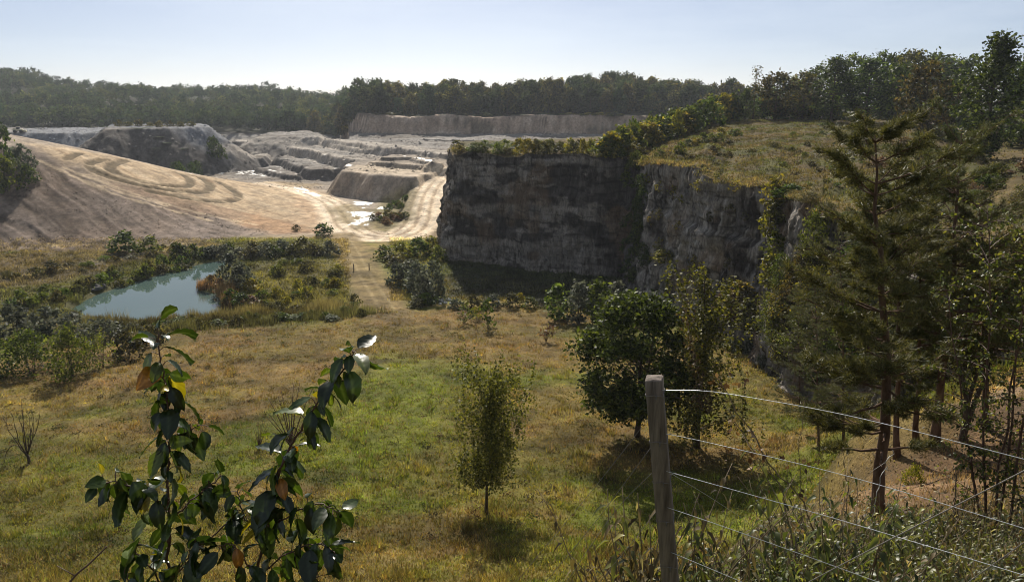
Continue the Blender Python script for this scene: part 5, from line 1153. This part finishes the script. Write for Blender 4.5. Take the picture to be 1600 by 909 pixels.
for a in range(3): mb.tube([(math.cos(a * 2.1) * 1.2, math.sin(a * 2.1) * 1.2, 0), (math.cos(a * 2.1) * .35, math.sin(a * 2.1) * .35, top_z - gz)], .22, 4)
for k in range(12):
    z0 = (top_z - gz) * k / 12; f = 1.2 - .85 * k / 12
    for a in range(3): mb.tube([(math.cos(a * 2.1) * f, math.sin(a * 2.1) * f, z0), (math.cos(a * 2.1 + 2.1) * f, math.sin(a * 2.1 + 2.1) * f, z0 + 3)], .1, 3)
o = link('radio_mast', mb.mesh('radio_mast', [M['rusty']])); o.location = (p[0], p[1], gz); tag(o, 'thin lattice mast rising over the far wooded skyline', 'mast')

# ------------------------------------------------------------------ wire fence
fe = empty('wire_fence', G(1049, 1000, 4.0))
def rel(P): return np.asarray(P, float) - np.array(fe.location)
pt = G(1021.5, 590, 4.0); pb = G(1054, 985, 4.02); ax = unit(pt - pb); L_ = np.linalg.norm(pt - pb)
a0 = R(-16); u = unit(np.cross(ax, np.array([-math.sin(a0), math.cos(a0), 0])) * -1); u = u if u[0] > 0 else -u; v = np.cross(ax, u)
mb = MB(); hs_ = .048; ring = []
oct_ = [(-1, -.93), (-.93, -1), (.93, -1), (1, -.93), (1, .93), (.93, 1), (-.93, 1), (-1, .93)]
zs = list(np.linspace(-.5, L_ - .007, 16)) + [L_]
rr = np.random.default_rng(3)
V = [pb + ax * zz_ + (u * a + v * b) * hs_ * (.90 if i == len(zs) - 1 else 1 + rr.normal() * .016) for i, zz_ in enumerate(zs) for a, b in oct_]
Q = [[i * 8 + j, i * 8 + (j + 1) % 8, (i + 1) * 8 + (j + 1) % 8, (i + 1) * 8 + j] for i in range(len(zs) - 1) for j in range(8)]
V.append(pb + ax * (L_ + .002)); n0 = (len(zs) - 1) * 8
mb.add(rel(V), Q, [[n0 + j, n0 + (j + 1) % 8, len(V) - 1] for j in range(8)])
link('post', mb.mesh('fence_post', [M['old_wood']]), fe)
for row in (611, 678, 738, 798, 870):
    f = (row - 590) / (985 - 590); c = pt + (pb - pt) * f; mb = MB()
    loop = [c + (u * a + v * b) * (hs_ * 1.04) + ax * .004 * math.sin(k * 2) for k, (a, b) in enumerate([(-1, -1), (0, -1.02), (1, -1), (1.02, 0), (1, 1), (-1, 1), (-1.02, 0), (-1, -1)])]
    mb.tube(rel(loop), .0022, 5); tw = c - v * hs_ * 1.02 + u * .012; mb.tube(rel([tw, tw - v * .02 + ax * .006, tw - v * .022 - ax * .012, tw - v * .008]), .003, 5)
    link('wire_tie', mb.mesh('wire_tie', [M['rusty']]), fe)
ENDS = []
def wire(pts, rad, mat, name='wire'):
    P = [G(*q) for q in pts]
    if name == 'wire' and pts[-1][2] < 3.5:
        d_ = P[-1] - P[-2]; f_ = (1.75 - P[-1][1]) / d_[1]; P.append(P[-1] + d_ * f_); ENDS.append(P[-1])
    P = smooth_line(P, 8); mb = MB(); mb.tube(rel(P), rad, 6); link(name, mb.mesh('fence_wire', [M[mat]]), fe)
wire([(1030, 609.5, 3.96), (1090, 610, 3.85), (1150, 617, 3.74), (1330, 650, 3.36), (1600, 717, 2.8), (1750, 760, 2.5)], .0019, 'steel')
wire([(1034, 676, 3.96), (1120, 694, 3.80), (1330, 745, 3.36), (1600, 825, 2.8), (1750, 873, 2.5)], .0018, 'steel')
wire([(1038, 735, 3.96), (1150, 766, 3.72), (1330, 817, 3.36), (1600, 898, 2.8), (1750, 945, 2.5)], .0018, 'steel')
wire([(1042, 792, 3.96), (1150, 829, 3.72), (1370, 908, 3.3), (1600, 995, 2.8)], .0018, 'steel')
wire([(1048, 862, 3.96), (1160, 909, 3.7), (1370, 1000, 3.3)], .0018, 'steel')
for pts in ([(1012, 655, 4.02), (930, 760, 4.25), (822, 890, 4.5), (700, 1040, 4.7)], [(1016, 700, 4.02), (930, 815, 4.2), (850, 912, 4.35), (750, 1040, 4.5)], [(1018, 739, 4.02), (960, 800, 4.15), (885, 909, 4.3), (800, 1040, 4.4)], [(1024, 800, 4.02), (985, 850, 4.1), (935, 912, 4.2), (880, 1000, 4.3)]):
    wire(pts, .0014, 'rusty')
wire([(1050, 740, 3.98), (1120, 783, 4.3), (1190, 830, 4.6), (1260, 880, 4.9)], .0014, 'steel')
wire([(1640, 712, 2.7), (1600, 735, 2.75), (1430, 822, 3.0), (1258, 912, 3.3), (1150, 975, 3.5)], .0027, 'rusty', 'brace_wire')
wire([(1660, 808, 2.6), (1600, 847, 2.65), (1508, 912, 2.8), (1400, 985, 3.0)], .0020, 'rusty', 'brace_wire')
e0 = np.mean(ENDS, 0); mb = MB(); gz_ = float(look(ZZ, e0[0], e0[1])); mb.tube(rel([(e0[0] + .02, e0[1] - .03, gz_ - .3), (e0[0] + .02, e0[1] - .03, max(e[2] for e in ENDS) + .06)]), .055, 8); link('post', mb.mesh('second_post', [M['old_wood']]), fe)
tag(fe, 'weathered leaning fence post carrying taut steel wires above the meadow', 'fence')

# ------------------------------------------------------------------ foreground saplings
def big_leaves(P, D, Nn, Ln, Wd, bend, colr, r):
    nu, nv = 13, 7; out_V = []; out_C = []; Q = []
    uu = np.linspace(0, 1, nu); vv = np.linspace(-1, 1, nv); U, Vv = np.meshgrid(uu, vv, indexing='ij')
    wprof = np.sin(np.pi * np.clip(uu, 0, 1) ** .82) ** .72 * (1 - .25 * uu ** 3); wprof[-1] = 0.02; wprof[0] = .03
    i = np.arange(nu - 1)[:, None] * nv; j = np.arange(nv - 1)[None]; q0 = np.stack([i + j, i + j + 1, i + nv + j + 1, i + nv + j], -1).reshape(-1, 4)
    for k in range(len(P)):
        L, W, b = Ln[k], Wd[k], bend[k]; d = D[k] / np.linalg.norm(D[k]); s = np.cross(d, Nn[k]); s /= np.linalg.norm(s) + 1e-9; up = np.cross(s, d)
        th = b * U; X = np.where(abs(b) > 1e-3, np.sin(th) / b, U) * L; Zb = -(1 - np.cos(th)) / b * L
        ser = 1 + .05 * np.sin(U * 60); yy = Vv * (W / 2) * wprof[:, None] * ser; fold = r.uniform(.05, .35); ct_ = np.abs(Vv) ** 1.2
        h = ct_ * W * .5 * fold * wprof[:, None] + .020 * L * np.sin(2 * np.pi * (7.5 * U - 1.3 * np.abs(Vv))) * (np.abs(Vv) > .1) + r.normal() * .05 * L * Vv * U + .02 * L * np.sin(U * 5 + k) * Vv
        pos = P[k] + X[..., None] * d + yy[..., None] * s + (Zb * np.cos(0) + h * np.cos(th))[..., None] * up + (h * np.sin(th))[..., None] * d
        out_V.append(pos.reshape(-1, 3)); c = np.broadcast_to(colr[k], (nu, nv, 3)).copy(); c[:, 3] = c[:, 3] * 1.5 + .02; c *= (1 + .18 * np.sin(2 * np.pi * (7.5 * U - 1.3 * np.abs(Vv))))[..., None]
        out_C.append(c.reshape(-1, 3)); Q.append(q0 + k * nu * nv)
    return np.concatenate(out_V), np.concatenate(Q), np.concatenate(out_C)
M['sapling_leaf'] = foliage_mat('glossy_broad_leaf', None, .30, rough=.31, spec=.5, attr=True, tcol=(1.5, 1.5, .35))
def sapling(base, branches, label, seed):
    r = np.random.default_rng(seed); root = empty('sapling', base); b0 = np.array(base); st = MB(); P = []; D = []; Nn = []; Ln = []; cl = []
    for pts, r0, r1, f0, f1, cnt, ls in branches:
        B = smooth_line([G(*q) for q in pts], 7) + 0; B[1:] += r.normal(size=(len(B) - 1, 3)) * .0022; cnt = int(cnt * 1.2)
        st.tube(B - b0, np.linspace(r0, r1, len(B)), 7)
        tg = unit(np.gradient(B, axis=0))
        for k in range(cnt):
            f = f0 + (f1 - f0) * (k + r.uniform(0, 1)) / cnt; x = f * (len(B) - 1); i = min(int(x), len(B) - 2); o = B[i] + (B[i + 1] - B[i]) * (x - i)
            a = k * 2.4 + r.normal() * .4; t = tg[i]; e1 = unit(np.cross(t, [0.1, .2, .97] if abs(t[2]) < .95 else [1, 0, 0])); e2 = np.cross(t, e1)
            rad = e1 * math.cos(a) + e2 * math.sin(a); top = f > .93 and f1 > .95
            d = unit(rad * 1.0 + t * (.5 if top else .25) + np.array([0, 0, -.05 if top else -r.uniform(.3, 2.0)])); pet = .018 + r.uniform(0, .02)
            q = o + (rad * .7 + t * .4) * pet; st.tube(np.stack([o, o + (q - o) * .6 + [0, 0, .003], q]) - b0, [.0014, .0012, .0010], 4, m=0, cap=False)
            P.append(q - b0); D.append(d); nn = unit(np.array([0, 0, 1.0]) + rad * .5 + r.normal(size=3) * .45 + np.array([0, .25, 0])); Nn.append(nn); Ln.append(ls * r.choice([.6, .8, 1., 1.2, 1.35]) * r.uniform(.88, 1.12))
            x = r.uniform(); cl.append((.016, .030, .008) if x < .62 else (.030, .050, .010) if x < .87 else (.075, .10, .012) if x < .96 else (.20, .16, .015) if x < .982 else (.24, .10, .015))
    Ln = np.array(Ln) * .76; V, Q, Cc = big_leaves(np.array(P), np.array(D), np.array(Nn), Ln, Ln * r.uniform(.44, .60, len(Ln)), r.uniform(.2, 1.3, len(Ln)), np.array(cl), r)
    link('stem', st.mesh('sapling_stem', [M['twig']], True), root)
    mb = MB(); mb.add(V, Q, col=Cc); link('foliage', mb.mesh('sapling_foliage', [M['sapling_leaf']], True), root)
    tag(root, label, 'sapling'); return root
ys = 2.05
sapling(tuple(G(262, 1150, 1.9)), [
    ([(262, 1150, 1.9), (261, 1000, 1.98), (262, 900, ys), (264, 800, ys), (262, 740, ys), (266, 690, ys), (264, 650, ys), (259, 605, ys), (252, 565, ys), (246, 522, ys)], .0056, .0018, .50, 1.0, 36, .098),
    ([(263, 860, ys), (262, 780, ys - .02), (263, 700, ys)], .002, .002, .0, 1.0, 26, .10),
    ([(263, 800, ys), (235, 770, ys - .05), (200, 757, ys - .08), (158, 752, ys - .1)], .0035, .0018, .2, 1.0, 20, .10),
    ([(264, 815, ys), (290, 790, ys), (318, 765, ys + .05), (346, 745, ys + .08)], .0032, .0018, .3, 1.0, 14, .095),
    ([(266, 705, ys), (286, 680, ys + .03), (312, 662, ys + .05)], .0022, .0015, .3, 1.0, 8, .085),
    ([(262, 930, ys), (235, 885, ys - .05), (205, 855, ys - .07)], .003, .0016, .2, 1.0, 16, .095),
    ([(262, 930, ys), (280, 890, ys - .06), (300, 860, ys - .1), (312, 850, ys - .1)], .003, .0016, .1, 1.0, 18, .095),
    ([(262, 960, ys), (230, 930, ys - .1), (190, 900, ys - .12)], .003, .0016, .1, 1.0, 14, .095),
    ([(266, 910, ys), (300, 868, ys), (345, 825, ys + .04), (366, 812, ys + .05)], .0032, .002, .85, 1.0, 5, .09)],
    'upright leafy sapling with drooping dark glossy leaves at the lower left', 101)
sapling(tuple(G(400, 1150, 1.95)), [
    ([(400, 1150, 1.95), (398, 1000, 2.0), (402, 900, ys), (415, 840, ys), (425, 790, ys), (435, 740, ys), (455, 695, ys), (480, 655, ys), (505, 618, ys), (528, 588, ys), (546, 562, ys), (553, 548, ys)], .0058, .0018, .56, 1.0, 30, .10),
    ([(415, 840, ys), (425, 790, ys - .01), (437, 740, ys), (458, 695, ys)], .002, .002, .05, 1.0, 34, .105),
    ([(420, 830, ys), (460, 800, ys - .04), (500, 788, ys - .06), (528, 800, ys - .07)], .003, .0016, .2, 1.0, 18, .095),
    ([(412, 850, ys), (385, 815, ys + .05), (376, 790, ys + .07), (372, 768, ys + .08)], .003, .0016, .2, 1.0, 14, .095),
    ([(402, 905, ys), (440, 870, ys - .05), (490, 850, ys - .08), (522, 862, ys - .09)], .003, .0016, .1, 1.0, 24, .10),
    ([(402, 920, ys), (385, 880, ys - .08), (360, 850, ys - .1), (345, 855, ys - .1)], .003, .0016, .1, 1.0, 16, .10),
    ([(402, 960, ys), (450, 920, ys - .1), (500, 900, ys - .12)], .003, .0016, .1, 1.0, 16, .10)],
    'arching leafy sapling whose tip bends right with a cluster of glossy leaves', 102)
mb = MB(); P = smooth_line([G(60, 990, 1.9), G(110, 908, 1.95), (G(140, 880, 1.97)), G(167, 853, 2.0)], 5); mb.tube(P - P[0], np.linspace(.0045, .0018, len(P)), 6)
mb.tube([P[6] - P[0], P[6] - P[0] + [-.05, 0, .035]], [.002, .001], 5)
o = link('bare_twig', mb.mesh('bare_twig', [M['twig']])); o.location = P[0]; tag(o, 'bare dark twig poking up at the bottom left corner', 'twig')

# ------------------------------------------------------------------ weeds round the fence
def weed(seed, H, stems, leafL, mat, drop=.9, pairs=9, dry=.2):
    r = np.random.default_rng(seed); st = MB(); lf = MB()
    for s in range(stems):
        a, b = r.normal(size=2) * .16; n = 7; t = np.linspace(0, 1, n)[:, None]; h = H * r.uniform(.6, 1.05)
        P = t * [a, b, h] + np.array([a, b, 0]) * (.35 + .5 * t * t) + r.normal(size=(n, 3)) * .012 * t; st.tube(P, np.linspace(.0055, .002, n), 5)
        PP = []; DD = []; LL = []
        for k in range(pairs):
            f = .18 + .82 * (k + r.uniform(0, .5)) / pairs; x = f * (n - 1); i = min(int(x), n - 2); o = P[i] + (P[i + 1] - P[i]) * (x - i); an = k * 1.57 + r.normal() * .3
            for sg in (0, math.pi):
                if r.uniform() < .12: continue
                d = np.array([math.cos(an + sg), math.sin(an + sg), r.uniform(-.5, .35)]); PP.append(o + d * .012); DD.append(d); LL.append(leafL * (1.15 - .65 * f ** 2) * r.uniform(.65, 1.2))
        V, Q, T = leaf8(np.array(PP), np.array(DD), unit(r.normal(size=(len(PP), 3)) * .35 + [0, 0, 1]), np.array(LL), np.array(LL) * r.uniform(.32, .55, len(LL)), drop); lf.add(V, Q, T)
    return [('stem', st.mesh('weed_stem', [M['dry']])), ('foliage', lf.mesh('weed_foliage', [M[mat]]))]
WV = [weed(1, .95, 6, .125, 'weed_leaf'), weed(2, .8, 7, .105, 'weed_leaf', .6, 10), weed(3, 1.1, 4, .11, 'weed_leaf', 1.0, 9), weed(4, .9, 5, .08, 'weed_dry', 1.4, 8), weed(5, 1.0, 4, .09, 'weed_dry', 1.6, 8), weed(6, .55, 6, .075, 'weed_leaf', .5, 7)]
wr = np.random.default_rng(33)
def put_weed(px, Y, v, sc, label, group):
    p = G(px, 800, Y); p[2] = look(ZZ, p[0], p[1]); plant('weed', WV[v], label, 'weed', p - [0, 0, .03], sc, wr.uniform(0, 6.28), group)
for k in range(165):
    px = wr.uniform(1075, 1660); Y = wr.uniform(4.6, 9.2); f = (px - 1075) / 585
    v = int(wr.choice([0, 1, 2, 5, 3, 4], p=[.28, .28, .16, .18, .06, .04])) if px < 1480 else int(wr.choice([1, 5, 3, 4], p=[.4, .35, .13, .12]))
    sc = wr.uniform(.65, 1.15) * (1.0 if px < 1480 else .75)
    put_weed(px, Y, v, sc, 'withered brown weed in the undergrowth below the fence wires' if v in (3, 4) else 'green leafy weed in the undergrowth below the fence wires', 'withered weeds below the wires' if v in (3, 4) else 'green weeds below the wires')
for k in range(26):
    put_weed(wr.uniform(1230, 1640), wr.uniform(9.5, 15), int(wr.choice([1, 3, 4, 5])), wr.uniform(.5, .9), 'scattered low weed on the soil slope near the nearest pine', 'weeds on the soil slope')
for px, Y, v, sc in ((1085, 4.9, 0, 1.15), (1110, 5.2, 2, 1.2), (1130, 5.6, 1, 1.2), (1065, 4.6, 1, 1.0), (1160, 5.8, 4, 1.15), (1190, 6.0, 0, 1.05), (1100, 6.0, 3, 1.3), (1230, 6.3, 2, 1.0)):
    put_weed(px, Y, v, sc, 'tall weed with drooping leaves close to the right of the fence post', 'tall weeds right of the fence post')
for px, Y, v, sc in ((1003, 4.5, 4, 1.35), (985, 4.6, 3, 1.3), (1010, 4.4, 2, 1.2), (960, 4.7, 4, 1.0), (930, 4.9, 3, .95), (990, 4.3, 1, .9), (905, 5.0, 4, .85), (945, 4.4, 0, .7), (1020, 4.7, 3, 1.5), (885, 5.1, 3, .8), (970, 5.1, 4, 1.3)):
    put_weed(px, Y, v, sc, 'straggly withered weed at the left of the fence post', 'withered weeds left of the fence post')
# tall dry stalks
for i, (pts, rad, mt, lb) in enumerate([([(1120, 590), (1162, 655), (1210, 735), (1262, 800), (1300, 870)], .010, 'dry', 'thick dry stalk slanting across behind the top two wires'), ([(1138, 640), (1178, 705), (1220, 770), (1262, 850)], .009, 'dry', 'second dry stalk slanting beside the thickest one'), ([(1150, 705), (1190, 765), (1230, 850)], .007, 'dry', 'shorter dry stalk under the two slanting ones'), ([(1395, 703), (1376, 745), (1366, 800), (1364, 850)], .008, 'stone', 'pale grey bare stick leaning at the foot of the nearest pine'),
        ([(1316, 700), (1322, 760), (1332, 840)], .007, 'dry', 'upright dry stem left of the pale stick'), ([(1258, 625), (1250, 700), (1252, 800), (1260, 860)], .006, 'dry', 'thin pale stem crossing the top wire left of the nearest pine'), ([(1495, 740), (1492, 800), (1490, 870)], .010, 'bark', 'dark bare stem in the scrub at the right'), ([(1545, 790), (1535, 830), (1520, 900)], .005, 'dry', 'thin dry stem at the lower right'), ([(1575, 690), (1560, 735), (1540, 800)], .005, 'dry', 'thin grey stem in the dead scrub at the right'), ([(1455, 850), (1452, 900), (1450, 960)], .005, 'dry', 'short dry stem among the green weeds')]):
    yb = 7.5 if i < 3 else 9.5 if i in (3, 4, 5) else 8.5
    g_ = G(pts[-1][0], pts[-1][1], yb); g_[2] = look(ZZ, g_[0], g_[1]) - .05; P = smooth_line([G(a, b, yb) for a, b in pts[:-1]] + [g_], 6); r = np.random.default_rng(i)
    P[1:-1] += r.normal(size=(len(P) - 2, 3)) * .012; mb = MB(); mb.tube(P - g_, np.linspace(rad * .5, rad, len(P)), 6)
    for q in range(5):
        k = r.integers(0, len(P) - 3); e = P[k] + r.normal(size=3) * .15 + [0, 0, .08]; mb.tube(np.stack([P[k], e]) - g_, [rad * .4, .0015], 4)
        if i < 3: V, Q = leaf_quads(e - g_ + r.normal(size=(7, 3)) * .05, .05, r, 1.3, .2, .6); mb.add(V, Q, m=1)
    o = link('dry_stalk', mb.mesh('dry_stalk', [M[mt], M['rust_leaf']])); o.location = g_; tag(o, lb, 'stalk')
# dead sticks lying on the soil and a low stump
for i, (a, b, rad, lb) in enumerate([((1405, 800), (1440, 825), .05, 'short dark log lying right of the nearest pine'), ((1545, 690), (1600, 655), .03, 'dead branch lying on the soil bank at the right'), ((1440, 760), (1475, 748), .02, 'stick lying on the bare soil between the pines'), ((1500, 735), (1560, 742), .02, 'fallen branch in the pine shade'), ((1530, 620), (1590, 628), .025, 'straight stick across the pale path at the right')]):
    A = hit(*a, 8); B = hit(*b, 8); n_ = 6; P = A + (B - A) * np.linspace(0, 1, n_)[:, None]; P[:, 2] = look(ZZ, P[:, 0], P[:, 1]) + rad * .8; mb = MB(); r = np.random.default_rng(i + 50); P += r.normal(size=P.shape) * rad * .3
    mb.tube(P - A, np.linspace(rad, rad * .6, n_), 7)
    for q in range(3): k = r.integers(1, n_ - 1); mb.tube(np.stack([P[k], P[k] + r.normal(size=3) * .18 + [0, 0, .12]]) - A, [rad * .4, rad * .15], 5)
    o = link('fallen_branch', mb.mesh('fallen_branch', [M['bark']])); o.location = A; tag(o, lb, 'branch')
shrub(1425, 756, 726, 40, 'low', 'yellow_leaf', 'bright small green bush on the bare soil between the pines', None, 'shrub', None, 10)
X = wr.uniform(6, 22, 9000); Y = wr.uniform(13, 32, 9000); Z = look(ZZ, X, Y); V, Q = leaf_quads(np.stack([X, Y, Z + .015], -1), .06, wr, 1.6, 3.0); mb = MB(); mb.add(V, Q)
X = wr.uniform(1.5, 14, 14000); Y = wr.uniform(4.5, 13, 14000); Z = look(ZZ, X, Y); V, Q = leaf_quads(np.stack([X, Y, Z + wr.uniform(.0, .25, 14000) ** 1.5], -1), .05, wr, 1.8, 1.0); mb.add(V, Q)
tag(link('leaf_litter', mb.mesh('leaf_litter', [M['weed_dry']])), 'dry leaf litter and dead herbs on the near slope', 'leaf litter', kind='stuff')

# ------------------------------------------------------------------ haze
m, nt, out = new_mat('haze'); vp = nt.nodes.new('ShaderNodeVolumePrincipled'); vp.inputs['Color'].default_value = (.86, .92, 1.0, 1); vp.inputs['Density'].default_value = HAZE; vp.inputs['Anisotropy'].default_value = 0.3
nt.links.new(vp.outputs[0], out.inputs['Volume'])
mb = MB(); zb, zt = float(ZZ.min()) - 1.5, 80.0; mb.box((0, 1600, (zb + zt) / 2), (8600, 3800, zt - zb)); tag(link('haze', mb.mesh('haze', [m])), kind='stuff')
